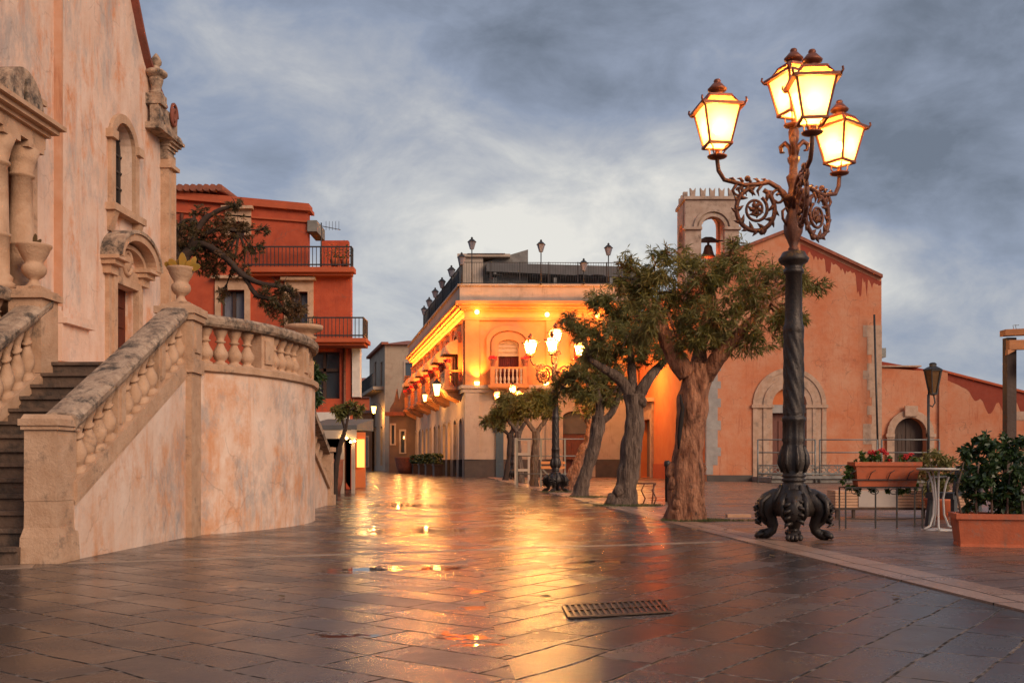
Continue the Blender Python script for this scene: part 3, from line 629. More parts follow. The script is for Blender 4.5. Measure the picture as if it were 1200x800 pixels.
def sweep(prof, pts, name, m, parent=st):
    b = MB(); vs = []; k = len(prof)
    ls = [offs(pts, d) for d, z in prof]
    for i in range(len(pts)):
        for q, (d, z) in enumerate(prof): p = ls[q][i]; j = .006*noise.noise(Vector((p.x*5, p.y*5, z*5))); vs.append((p.x+j, p.y+j, z+j))
    n = len(pts)-1
    fs = [(i*k+q, i*k+(q+1) % k, (i+1)*k+(q+1) % k, (i+1)*k+q) for i in range(n) for q in range(k)]+[tuple(range(k)), tuple(range(n*k+k-1, n*k-1, -1))]
    b.add(vs, fs); return b.build(name, M[m], parent)
zb = 1.96; zrl = 2.45
ring = [(p.x, p.y) for p in cv]+[(-6.0,16.2),(-6.0,11.2)]
MB().poly3(ring, 0, zb-.02).build('curved_wall', M['cream'], st)
sweep([(.0,zb-.06),(.05,zb-.04),(.055,zb+.03),(.02,zb+.05),(-.28,zb+.05),(-.28,zb-.06)], cv, 'wall_coping', 'stone')
sweep([(.02,zrl),(.045,zrl+.03),(.055,zrl+.09),(.02,zrl+.13),(-.06,zrl+.15),(-.22,zrl+.15),(-.29,zrl+.13),(-.32,zrl+.08),(-.28,zrl)], cv, 'curved_handrail', 'oldstone')
mid = offs(cv, -.13)
acc = 0; kk = 0
dist = [0]
for i in range(1, len(mid)): dist.append(dist[-1]+(mid[i]-mid[i-1]).length)
def atd(s_):
    for i in range(1, len(mid)):
        if dist[i] >= s_: t = (s_-dist[i-1])/(dist[i]-dist[i-1]); return mid[i-1].lerp(mid[i], t), (mid[i]-mid[i-1]).normalized()
    return mid[-1], (mid[-1]-mid[-2]).normalized()
s_ = .42; idx = 0
while s_ < dist[-1]-.1:
    p, t = atd(s_)
    if idx % 5 == 4:
        n_ = Vector((t.y, -t.x, 0)); b = MB()
        def bx(w0, d0, d1, z0, z1): 
            q = [p-t*w0+n_*d1, p+t*w0+n_*d1, p+t*w0+n_*d0, p-t*w0+n_*d0]; b.hexa([Vector((v.x,v.y,z0)) for v in q]+[Vector((v.x,v.y,z1)) for v in q])
        bx(.14,-.12,.10,zb+.04,zrl+.005); bx(.085,.10,.125,zb+.12,zrl-.08); b.build('rail_pier', M['stone'], st)
        s_ += .27
    else:
        baluster((p.x,p.y,zb+.045), zrl-zb-.035, 0, math.atan2(t.y,t.x), st, .5, 1.15); s_ += .215 if idx % 5 != 3 else .28
    idx += 1
# corner pier with panel at head of flight
b = MB(); x0, x1, y0, y1 = -3.97, -3.60, 11.05, 11.40
def pb(e, z0, z1): b.box(x0-e, x1+e, y0-e, y1+e, z0, z1)
pb(-.01, 0, zb-.1); pb(.02, zb-.1, zb+.06); pb(0, zb+.06, zrl); pb(.03, zrl, zrl+.07); pb(.05, zrl+.07, zrl+.15); pb(.0, zrl+.15, zrl+.18)
b.build('head_pier', M['stone'], st)
b = MB(); b.box(x0+.08, x1-.08, y0-.02, y0+.01, zb+.13, zrl-.07); b.box(x1-.01, x1+.02, y0+.08, y1-.08, zb+.13, zrl-.07); b.build('pier_panel', M['stone'], st)
# far flight going down the other side
G = Pl(-3.55, 15.9, -.02, 1)
ge = G.hit(384,560)[0]
b = MB().plate(G, [(0,0),(ge+.1,0),(ge+.1,.35),(0,1.85)], [], -.3, 0); b.build('far_flight_wall', M['cream'], st)
b = MB().plate(G, [(-.2,1.95),(ge,.45),(ge,.33),(-.2,1.83)], [], -.32, .05); b.build('far_stringer', M['stone'], st)
b = MB().plate(G, [(-.2,2.6),(ge,1.12),(ge,1.0),(-.2,2.48)], [], -.32, .05); b.build('far_handrail', M['oldstone'], st)
fsl = -1.5/(ge+.2)
for i in range(11): u = ge*(i+.5)/11; baluster(G.P(u, 1.75+fsl*u, -.14), .68, fsl*.98)
b = MB(); b.pbox(G, ge, ge+.35, 0, 1.05, -.36, .06); b.pbox(G, ge-.04, ge+.39, 1.05, 1.14, -.4, .1); b.pbox(G, ge-.04, ge+.39, 0, .2, -.4, .1); b.build('far_newel', M['stone'], st)
for i in range(10):
    b = MB(); b.pbox(G, (i)*ge/10, (i+1)*ge/10, 0, 1.9*(9.5-i)/10, -1.6, -.3); b.build('step', M['step'], st)

# ------------------------------------------------------------------ urns
def urn(c, h, label, plant=None):
    b = MB(); p = [(.001,0),(.30,0),(.30,.06),(.22,.08),(.16,.13),(.12,.19),(.13,.23),(.22,.28),(.30,.36),(.325,.44),(.30,.52),(.24,.57),(.25,.62),(.33,.72),(.40,.83),(.43,.90),(.48,.95),(.48,.99),(.40,1.0),(.36,.93),(.001,.90)]
    b.lathe([(r*h*.78, z*h) for r, z in p], c, 24, lambda th, r, z: r*(1+.05*math.cos(12*th)) if .26*h < z < .56*h else r)
    b.box(c[0]-.26*h, c[0]+.26*h, c[1]-.26*h, c[1]+.26*h, c[2]-.03*h, c[2]+.04*h)
    o = b.build('stone_urn', M['stone'], base=c); tag(o, label, 'urn', 'stone urns on the staircase piers'); return o
hp = Vector(((x0+x1)/2, (y0+y1)/2, zrl+.20)); uh = (at(232,319,11.3)-at(232,362,11.3)).z
urn(hp, uh, 'fluted stone urn with yellow succulent on the pier at the head of the near flight')
ip = I.P(nu+.16, nz_+.02, -.15); urn(ip, .50, 'fluted stone urn on the inner newel in front of the main portal of the church')
up = Vector((at(181,380,15.6).x, 15.6, 2.12)); b = MB(); b.box(up.x-.2, up.x+.2, 15.4, 15.8, 2.12, 2.62); tag(b.build('stone_pedestal', M['stone'], base=up), 'square stone pedestal under the urn in front of the small church side door', 'pedestal')
urn(up+Vector((0,0,.52)), .46, 'small stone urn standing in front of the side door of the church')
p, t = atd(dist[-1]*.56)
b = MB(); b.lathe([(.001,0),(.16,0),(.18,.04),(.13,.06),(.15,.1),(.24,.13),(.27,.16),(.27,.2),(.22,.2),(.2,.17),(.001,.17)], (p.x, p.y, zrl+.14), 18)
tag(b.build('stone_bowl', M['stone'], base=(p.x,p.y,zrl+.14)), 'low round stone bowl on the curved terrace railing', 'bowl')
def leafpad(b, base, tip, w):
    base = Vector(base); tip = Vector(tip); t = tip-base; s = t.cross(Vector((0,1,.3))).normalized()*w; n_ = s.cross(t).normalized()*.012
    ps = [base+t*f+s*g for f, g in ((0,.2),(.35,.8),(.65,1),(.9,.6),(1,0),(.9,-.6),(.65,-1),(.35,-.8),(0,-.2))]
    b.prism([q-n_ for q in ps], n_*2)
b = MB(); tp_ = hp+Vector((0,0,uh*.93))
for dx, dy, dz, w_ in ((-.22,.0,.12,.05),(-.13,-.05,.16,.055),(-.05,.05,.2,.05),(.06,-.05,.22,.055),(.11,.05,.17,.05),(.2,0,.13,.05),(.27,-.03,.06,.055),(.02,0,.28,.05),(-.17,.08,.2,.05),(.15,.1,.25,.045)): leafpad(b, tp_+Vector((dx*.3,dy,0)), tp_+Vector((dx*.85,dy*1.2,dz*.72)), w_*.75)
tag(b.build('succulent_plant', M['pad'], base=tp_), 'succulent with broad yellow leaves growing in the urn at the head of the near flight', 'plant')
b = MB(); tp_ = ip+Vector((0,0,.46))
for dx, dy, dz, w_ in ((.02,0,.16,.022),(.08,0,.1,.02),(-.05,0,.07,.02)): leafpad(b, tp_, tp_+Vector((dx,dy,dz)), w_)
tag(b.build('small_plant', M['leafo'], base=tp_), 'small withered plant in the urn before the main portal', 'plant')
b = MB(); tp_ = up+Vector((0,0,.52+.42))
for dx, dy, dz, w_ in ((.1,0,.16,.03),(.16,0,.09,.03),(-.05,0,.12,.03),(.04,0,.2,.03)): leafpad(b, tp_, tp_+Vector((dx,dy,dz)), w_)
tag(b.build('small_plant', M['leafo'], base=tp_), 'small leafy plant in the urn by the church side door', 'plant')
# ================================================================== RED APARTMENT BUILDING
BY = 30.0
B = Pl(0, BY, 1, 0)
def bp(px, py, d=0): return B.hit(px, py, d)
def rectp(pl, x0, x1, y0, y1, d=0):
    (u0, z1), (u1, z0) = pl.hit(x0, y0, d), pl.hit(x1, y1, d); return u0, u1, z0, z1
def rl(r): return [(r[0],r[2]),(r[1],r[2]),(r[1],r[3]),(r[0],r[3])]
bb = empty('apartment_building', (B.hit(330,500)[0], BY, 0), 'bright red apartment building with iron balconies rising behind the curved terrace', 'building')
W = [rectp(B,259,287,340,378), rectp(B,340,361,342,386), rectp(B,361,398,412,467)]
shop = rectp(B,366,412,503,565)
u0, _ = bp(190,400); u1, z1 = bp(411,316)
MB().plate(B, [(u0,0),(u1,0),(u1,z1),(u0,z1)], [rl(r) for r in W]+[[(shop[0],.02),(shop[1],.02),(shop[1],shop[3]),(shop[0],shop[3])]], -.35, 0).build('wall', M['red'], bb)
b = MB(); b.prism([(u0,BY+3.4,0),(u1-.75,BY+3.4,0),(u1-2.8,BY+12,0),(u0,BY+12,0)], (0,0,z1)); b.prism([(u1-.4,BY+.35,0),(u1-.08,BY+.35,0),(u1-.8,BY+3.5,0),(u1-1.1,BY+3.5,0)], (0,0,z1)); b.prism([(u0,BY+.36,shop[3]+.2),(u1-.45,BY+.36,shop[3]+.2),(u1-1.1,BY+3.4,shop[3]+.2),(u0,BY+3.4,shop[3]+.2)], (0,0,.2)); b.build('rear_wall', M['red'], bb)
ux, zt2 = bp(360,240); uz, ztl = bp(190,224)
w3 = rectp(B,272,287,260,276)
MB().plate(B, [(u0,z1),(ux,z1),(ux,zt2),(u0,ztl)], [rl(w3)], -.4, -.0).build('upper_storey', M['red'], bb)
b = MB(); b.prism([(u0,BY+.41,z1),(ux-.1,BY+.41,z1),(ux-2.3,BY+9,z1),(u0,BY+9,z1)], (0,0,zt2-z1-.25)); b.build('upper_rear', M['red'], bb)
b = MB().plate(B, [(u0-.1,ztl-.22),(ux+.12,zt2-.22),(ux+.12,zt2-.12),(u0-.1,ztl-.12)], [], -.5, .14); b.plate(B, [(u0,ztl-.62),(ux+.04,zt2-.55),(ux+.04,zt2-.50),(u0,ztl-.57)], [], 0, .07); b.plate(B, [(u0,ztl-.1),(ux+.06,zt2-.1),(ux+.06,zt2+.03),(u0,ztl+.03)], [], -.5, .05); b.build('roof_cornice', M['redtrim'], bb)
b = MB(); k = u0
while k < bp(262,230)[0]: b.tube([B.P(k, ztl+.06, .2), B.P(k, ztl+.3, -4)], .11, 7); k += .2
b.build('tiled_roof', M['tile'], bb)
def window_b(r, par, fm='darkwood', gm='glassb', sur=None, mull=1, trans=None, cornice=True):
    if sur:
        b = MB(); e = sur
        b.plate(B, [(r[0]-e,r[2]),(r[1]+e,r[2]),(r[1]+e,r[3]+e),(r[0]-e,r[3]+e)], [[(r[0],r[2]+.001),(r[1],r[2]+.001),(r[1],r[3]),(r[0],r[3])]], 0, .07)
        if cornice: b.pbox(B, r[0]-e-.08, r[1]+e+.08, r[3]+e+.16, r[3]+e+.25, 0, .22); b.pbox(B, r[0]-e, r[1]+e, r[3]+e, r[3]+e+.16, 0, .05)
        wo = b.build('window', M['stone'], par)
    b = MB(); f = .05
    b.plate(B, rl(r), [[(r[0]+f,r[2]+f),(r[1]-f,r[2]+f),(r[1]-f,r[3]-f),(r[0]+f,r[3]-f)]], -.22, -.15)
    for i in range(mull): u = r[0]+(r[1]-r[0])*(i+1)/(mull+1); b.pbox(B, u-.045, u+.045, r[2], r[3], -.21, -.14)
    if trans: b.pbox(B, r[0], r[1], r[2]+(r[3]-r[2])*trans-.05, r[2]+(r[3]-r[2])*trans+.05, -.21, -.14)
    if sur: b.build('frame', M[fm], wo)
    else: wo = b.build('window', M[fm], par)
    b = MB(); b.pbox(B, r[0], r[1], r[2], r[3], -.26, -.23); b.build('pane', M[gm], wo); return wo
window_b(W[0], bb, sur=.17); window_b(W[1], bb, sur=.17); window_b(W[2], bb, sur=None, mull=1, trans=.62, gm='glassd'); window_b(w3, bb, sur=.20, gm='glassd')
def balcony(pl, x0, x1, ytop, ybot, yslab, dep, par, m='black', right_ext=0):
    ua, zt = pl.hit(x0, ytop, dep); ub, zb_ = pl.hit(x1, ybot, dep); zs_ = pl.hit(x1, yslab, dep)[1]
    b = MB(); b.pbox(pl, ua-.05, ub+.08, zs_, zb_-.005, -.0, dep+.08); b.pbox(pl, ua, ub, zs_-.08, zs_, 0, dep-.05); s_ = b.build('balcony', M['redtrim'], par)
    b = MB(); th = .02
    for z in (zt, zb_+.08): b.pbox(pl, ua, ub, z-.02, z+.02, dep-.03, dep); b.pbox(pl, ub-.03, ub, z-.02, z+.02, 0, dep); b.pbox(pl, ua, ua+.03, z-.02, z+.02, 0, dep)
    u = ua
    while u < ub: b.pbox(pl, u, u+th, zb_, zt, dep-.025, dep-.005); u += .115
    d = 0
    while d < dep: b.pbox(pl, ub-.02, ub, zb_, zt, d, d+th); d += .115
    b.build('railing', M[m], s_); return s_
balcony(B, 290, 412, 289, 313, 319, .35, bb); balcony(B, 343, 426, 372, 396, 401, .9, bb)
B2 = Pl(0, BY+2.5, 1, 0); b = MB(); r = rectp(B2,376,408,287,314); b.box(r[0], r[1], BY+2.5, BY+2.8, r[2], r[3]+.15); b.build('terrace_back_wall', M['red'], bb)
b = MB(); r = rectp(B,361,372,259,272); b.pbox(B, r[0], r[1], r[2], r[3], -1.2, .1); b.build('roller_awning_box', M['grey'], bb)
b = MB(); c = bp(372,313); b.tube([B.P(c[0],c[1],-.6), B.P(c[0],c[1]+1.5,-.6)], .02, 6); e = bp(395,260); b.tube([B.P(c[0]-.1,c[1]+1.42,-.6), B.P(e[0],e[1]-.1,-.6)], .012, 5)
for i in range(5): u = c[0]+.15+i*.1; b.tube([B.P(u,c[1]+1.27,-.6), B.P(u,c[1]+1.55,-.6)], .006, 4)
b.build('antenna', M['black'], bb)
b = MB(); r = rectp(B,413,422,407,465); b.pbox(B, r[0], r[1], r[2], r[3], -.3, .06); b.build('pale_shutter', M['white'], bb)
b = MB(); r = rectp(B,366,410,483,494); b.pbox(B, r[0]-1.5, r[1], r[2], r[3], 0, .12); b.build('shop_fascia', M['white'], bb)
# ground floor: lit cafe front
b = MB(); b.pbox(B, shop[0], shop[1], .0, shop[3], -2.9, -2.8); b.build('shop_back_wall', M['orange2'], bb)
b = MB(); 
for x in (366, 399, 413): u = bp(x,500)[0]; b.pbox(B, u-.05, u+.05, 0, shop[3], -.25, -.1)
b.build('shop_frame', M['darkwood'], bb)
b = MB(); r = rectp(B,401,412,512,548); b.pbox(B, r[0]+.02, r[1]-.02, r[2], r[3], -2.78, -2.7); b.build('lit_display', M['warmwin'], bb)
point(bb, B.P(shop[1]-.8, 2.1, -1.2), 25, (1,.55,.2), .1)
b = MB(); q = bp(404, 300); b.tube([(q[0], BY-.06, 0), (q[0], BY-.06, bp(404,402)[1]-.1)],   .045, 8); b.build('drainpipe', M['rusty'], bb); b = MB(); b.tube([(bp(214,300)[0], BY-.06, 3), (bp(214,300)[0], BY-.06, ztl-.7)], .05, 8); b.build('drainpipe', M['rusty'], bb)
for i, (x, dy_, lb) in enumerate(((366,.25,'left'),(392,.28,'middle'),(404,.3,'right'))):
    u, z = B.hit(x, 396 if i < 1 else 313, .2); zz0 = B.hit(x, 396, .3)[1] if i < 1 else B.hit(x, 313, .2)[1]; c = B.P(u, zz0, .2)
    e2 = empty('potted_plant', c, ['small potted plant on the lower balcony of the red building','potted plant left of its neighbour on the upper balcony of the red building','rightmost potted plant on the upper balcony of the red building'][i], 'potted plant', 'potted plants on the red building balconies')
    pb2 = MB(); pb2.lathe([(.001,0),(.10,0),(.14,.2),(.15,.22),(.001,.22)], c, 10); pb2.build('pot', M['terra'], e2)
    pb2 = MB(); V0 = []; 
    for k in range(90):
        d = Vector((random.gauss(0,.12), random.gauss(0,.10), .25+abs(random.gauss(0,.18)))); a = Vector((random.gauss(0,1), random.gauss(0,1), random.gauss(0,1))).normalized()*.06; s = a.cross(Vector((.3,.5,.8))).normalized()*.02; p = c+d; pb2.add([p, p+a*.5+s, p+a, p+a*.5-s], [(0,1,2,3)])
    pb2.build('foliage', M['leafg'], e2, fix=False)
# cafe canopy on posts
CY = 26.5; C0 = Pl(0, CY, 1, 0)
cn = empty('cafe_canopy', (C0.hit(395,500)[0], CY, 0), 'dark cafe canopy on thin posts in front of the red building, lit below', 'canopy')
cz0 = C0.hit(400,503)[1]
b = MB(); xa, xb = C0.hit(358,500)[0], C0.hit(418,500)[0]
b.hexa([(xa,CY,cz0),(xb,CY,cz0),(xb,CY+3.2,cz0+.05),(xa,CY+3.2,cz0+.05),(xa,CY,cz0+.12),(xb,CY,cz0+.12),(xb,CY+3.2,cz0+.42),(xa,CY+3.2,cz0+.42)]); b.build('canopy_roof', M['greyfab'], cn)
b = MB(); b.box(xa, xb, CY-.05, CY-.01, cz0-.25, cz0-.02); b.build('canopy_valance', M['cpale'], cn)
for x in (xa+.1, C0.hit(401,500)[0], xb-.1):
    b = MB(); b.box(x-.045, x+.045, CY, CY+.09, 0, cz0); b.build('post', M['cpale'], cn)
b = MB(); pth = [(C0.hit(402+i*1.6, 0)[0], CY-.1, C0.hit(0, 512+4*math.sin(i*1.1)+.7*i)[1]) for i in range(11)]; b.tube(pth, .012, 5); b.build('light_wire', M['black'], cn)
for q in pth[::3]: b = MB(); b.ball(q, .03, 8); b.build('light_bulb', M['bulb'], cn)
point(cn, Vector(((xa+xb)/2+.7, CY+1.2, cz0-.4)), 14, (1,.55,.2), .1)
# brown barrels / planters beneath
br = None
for (px, py, s_, lb) in ((402,556,1.0,'farther round'),(391,560,1.1,'middle round'),(385,571,1.15,'nearest round')):
    c = gp(px, py+ (7 if s_ < 1.1 else 8)); b = MB()
    b.lathe([(.001,0),(.26*s_,0),(.33*s_,.35*s_),(.34*s_,.75*s_),(.36*s_,.8*s_),(.001,.8*s_)], c, 14)
    tag(b.build('planter_pot', M['tile'], base=c), lb+' brown planter pot under the lit cafe canopy', 'planter', 'brown pots at the cafe')

# ================================================================== BUILDING C: corner building with lit cornice
YC = 54.3; X0 = -55/F*YC
CF = Pl(X0, YC, 1, .015); CS = Pl(X0, YC, -.204, 1, flip=-1)
uE = CF.hit(748, 500)[0]; LS = CS.hit(483, 500)[0]
cb = empty('corner_building', (X0, YC, 0), 'two storey corner building with amber lit cornice, arched windows and roof terrace', 'building')
zpar = CF.hit(545,334)[1]; zcor = CF.hit(545,353)[1]; zcb = CF.hit(545,374)[1]; zbelt = CF.hit(545,456)[1]; zpl = CF.hit(545,538)[1]
def arch2(uc, hw, z0, zs_, rise, n=10): return arch(uc-hw, uc+hw, z0, zs_, n, rise)
m_px = F/YC
def upx(x, pl=CF): return pl.hit(x, 450)[0]
uppers = [upx(596), upx(694)]
wz0, wzs_ = CF.hit(596,452)[1], CF.hit(596,404)[1]
holesF = [arch2(u, .56, wz0, wzs_, .28) for u in uppers]
low = [(upx(674), .72, .05, 2.9, .55), (upx(736), .6, .05, 2.6, .0)]
dz = CF.hit(674,488)[1]
holesF2 = [arch2(upx(676), .78, .02, dz, .32)]
b = MB().plate(CF, [(0,zbelt),(uE,zbelt),(uE,zcor),(0,zcor)], holesF, -.45, 0); b.build('upper_wall', M['cstone'], cb)
b = MB().plate(CF, [(0,zpl),(uE,zpl),(uE,zbelt),(0,zbelt)], [[(u, max(z, zpl+.001)) for u, z in h] for h in holesF2], -.45, 0); b.build('lower_wall', M['cpale'], cb)
hw = .78; 
for a_, c_ in ((-.03, upx(676)-hw), (upx(676)+hw, uE)): MB().pbox(CF, a_, c_, 0, zpl, -.4, .06).build('plinth', M['cdark'], cb)
b = MB()
for a_, c_ in ((0, upx(562)), (upx(640), upx(652))): MB().pbox(CF, a_, c_, zpl, zbelt-.19, 0, .12).build('lower_pilaster', M['cpale'], cb); MB().pbox(CF, a_, c_, zbelt+.23, zcb-.07, 0, .10).build('pilaster', M['cstone'], cb)
# interior blocks (rooms)
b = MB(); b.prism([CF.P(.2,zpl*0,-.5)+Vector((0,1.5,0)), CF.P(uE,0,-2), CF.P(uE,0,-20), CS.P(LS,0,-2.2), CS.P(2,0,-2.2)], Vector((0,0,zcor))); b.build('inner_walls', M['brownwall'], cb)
def mould(z0, z1, e, name, m, side=True):
    b = MB(); b.pbox(CF, -e*.9, uE+.1, z0, z1, -.2, e); b.pbox(CS, 0, LS, z0, z1, -.2, e); return b
b = mould(zbelt-.18, zbelt+.04, .16, '', ''); q = mould(zbelt+.04, zbelt+.22, .26, '', ''); b.add(q.v, q.f); b.build('belt_course', M['cpale'], cb)
b = mould(zcb-.06, zcb+.03, .14, '', ''); 
for q in (mould(zcor-.50, zcor-.38, .22, '', ''), mould(zcor-.38, zcor-.22, .38, '', ''), mould(zcor-.22, zcor-.04, .55, '', '')): b.add(q.v, q.f)
b.build('cornice', M['cstone'], cb)
b = mould(zcor-.04, zpar-.10, .32, '', ''); q = mould(zpar-.10, zpar, .44, '', ''); b.add(q.v, q.f); b.build('parapet', M['cpale'], cb)
# roof
b = MB(); zr_ = zpar-.05
b.prism([CF.P(0,zr_,-.1), CF.P(uE,zr_,-.1), CF.P(uE,zr_,-24), CS.P(LS,zr_,-.1)], Vector((0,0,.04))); b.build('roof_slab', M['grey'], cb)
# cornice light strips (lamps set on the ledge, shining up)
def strip(pl, u0, u1, z, d, W, n, name='cornice_light'):
    for i in range(n):
        a, c = u0+(u1-u0)*i/n, u0+(u1-u0)*(i+1)/n
        l = bpy.data.lights.new(name, 'AREA'); l.shape = 'RECTANGLE'; l.size = (c-a); l.size_y = .05; l.energy = W*(c-a); l.color = (1, .30, .04); 
        o = bpy.data.objects.new(name, l); sc.collection.objects.link(o); o.parent = cb; o.location = pl.P((a+c)/2, z, d)-OFF[cb.name_full]
        ang = math.atan2(pl.U.y, pl.U.x)
        o.rotation_euler = Matrix((pl.U, Vector((0,0,-1)).cross(pl.U)*-1, Vector((0,0,-1)))).transposed().to_euler()
strip(CF, .2, uE-.5, zcb+.06, .18, 4.5, 3); strip(CS, .2, LS-.3, zcb+.06, .18, 24, 5)
# wall spots (uplights standing on belt) and round cornice lamps
spots_px = [(559,452),(640,452),(664,452),(716,452)]
for x, y in spots_px:
    u, z = CF.hit(x, y); b = MB(); b.lathe([(.001,0),(.12,0),(.15,.18),(.001,.16)], CF.P(u, zbelt+.22, .24), 10); b.build('wall_uplight', M['spotglow'], cb)
    l = bpy.data.lights.new('uplight_beam', 'SPOT'); l.energy = 480; l.color = (1, .33, .05); l.spot_size = R(100); l.spot_blend = .8; l.shadow_soft_size = .06
    o = bpy.data.objects.new('uplight_beam', l); sc.collection.objects.link(o); o.parent = cb; o.location = CF.P(u, zbelt+.42, .42)-OFF[cb.name_full]
    o.rotation_euler = (CF.P(u, zcor, -.05)-CF.P(u, zbelt+.4, .42)).to_track_quat('-Z', 'Y').to_euler()
for x, y in ((559,366),(641,369),(700,370)):
    u, z = CF.hit(x, y, .15); b = MB(); b.ball(CF.P(u, z, .30), .13, 10); b.build('cornice_lamp', M['spotglow'], cb); point(cb, CF.P(u, z-.1, 1.0), 70, (1,.36,.06), .1)
# front windows with surrounds, blinds, curtains and balconies
def c_window(pl, uc, lit=False):
    b = MB().plate(pl, arch2(uc, .95, wz0-.0, wzs_+.1, .62), [arch2(uc, .56, wz0+.001, wzs_, .28)], 0, .12)
    b.plate(pl, arch2(uc, 1.22, wz0, wzs_+.25, .80), [arch2(uc, 1.02, wz0+.001, wzs_+.12, .66)], 0, .20)
    wo = b.build('window', M['cstone'], cb)
    b = MB(); b.pbox(pl, uc-.56, uc+.56, wz0, wzs_-.45, -.36, -.33)
    for i in range(10): u = uc-.55+i*.11+.055; b.tube([pl.P(u, wz0, -.31), pl.P(u, wzs_-.45, -.31)], .045, 6)
    b.build('curtain', M['maroon'], wo)
    b = MB().plate(pl, arch2(uc, .56, wzs_-.6, wzs_, .28), [], -.22, -.19)
    for i in range(4): b.pbox(pl, uc-.56, uc+.56, wzs_-.62+i*.24, wzs_-.50+i*.24, -.19, -.13)
    b.build('blind', M['blind'], wo)
    return wo
bal_proto = {}
def c_balcony(pl, uc, hwid=1.0, dep=.75, pots=True, console=True):
    z0 = zbelt+.05; bz = MB(); bz.pbox(pl, uc-hwid-.12, uc+hwid+.12, z0, z0+.14, 0, dep+.1)
    bz.pbox(pl, uc-hwid, uc+hwid, z0-.08, z0, 0, dep)
    if console:
        for s_ in (-.72, .0, .72):
            bz.prism([pl.P(uc+s_*hwid-.1, z0-.08, 0), pl.P(uc+s_*hwid-.1, z0-.08, dep-.05), pl.P(uc+s_*hwid-.1, z0-.3, dep-.2), pl.P(uc+s_*hwid-.1, z0-.6, .1), pl.P(uc+s_*hwid-.1, z0-.65, 0)], pl.U*.2)
    bo = bz.build('balcony', M['cstone'], cb)
    b = MB(); zt = z0+1.02
    for a_, c_, d0_, d1_ in ((uc-hwid, uc+hwid, dep-.18, dep),(uc-hwid, uc-hwid+.15, 0, dep-.18),(uc+hwid-.15, uc+hwid, 0, dep-.18)): b.pbox(pl, a_, c_, zt, zt+.1, d0_, d1_); b.pbox(pl, a_, c_, z0+.14, z0+.22, d0_, d1_)
    for s_ in (-1, 1): b.pbox(pl, uc+s_*(hwid-.11)-.12, uc+s_*(hwid-.11)+.12, z0+.14, zt+.14, dep-.23, dep+.02)
    b.build('balcony_rail', M['cstone'], bo)
    n = 7
    for i in range(n):
        u = uc-hwid+.32+(2*hwid-.64)*i/(n-1); b = MB(); b.lathe([(r*1.0, z) for r, z in bal_prof(zt-z0-.22)], pl.P(u, z0+.22, dep-.09), 8); b.build('baluster', M['cpale'], bo)
    if pots:
        for s_ in (-1, 1):
            c = pl.P(uc+s_*(hwid-.11), zt+.14, dep-.1)
            b = MB(); b.lathe([(.001,0),(.12,0),(.10,.06),(.19,.3),(.24,.38),(.001,.38)], c, 10); b.build('flower_urn', M['tile'], bo)
            b = MB()
            for k in range(26): a = random.random()*6.3; rr_ = random.random()*.22; b.ball((c.x+rr_*math.cos(a), c.y+rr_*math.sin(a), c.z+.38+random.random()*.15), .07, 5)
            b.build('red_flowers', M['redflower'], bo)
    return bo
for u in uppers: c_window(CF, u); c_balcony(CF, u)
# lower arched door
uc = upx(676)
b = MB().plate(CF, arch2(uc, 1.02, .02, dz+.02, .52), [arch2(uc, .78, .021, dz, .32)], 0, .09); dd = b.build('arched_door_surround', M['cpale'], cb)
b = MB().plate(CF, arch2(uc, .78, dz-.95, dz, .32), [], -.3, -.24); b.build('dark_transom', M['greyfab'], dd)
b = MB(); b.pbox(CF, uc-.78, uc+.78, 0, dz-.95, -.34, -.3)
for i in range(3): b.pbox(CF, uc-.74+i*.5, uc-.74+i*.5+.44, .2, dz-1.1, -.30, -.27)
b.build('door', M['woodred'], dd)
r = rectp(CF,581,590,505,557); b = MB(); b.pbox(CF, r[0], r[1], .0, r[3], 0, .16); b.pbox(CF, r[0]-.1, r[1]+.1, r[3], r[3]+.35, 0, .22); b.build('blue_door', M['blue'], cb)
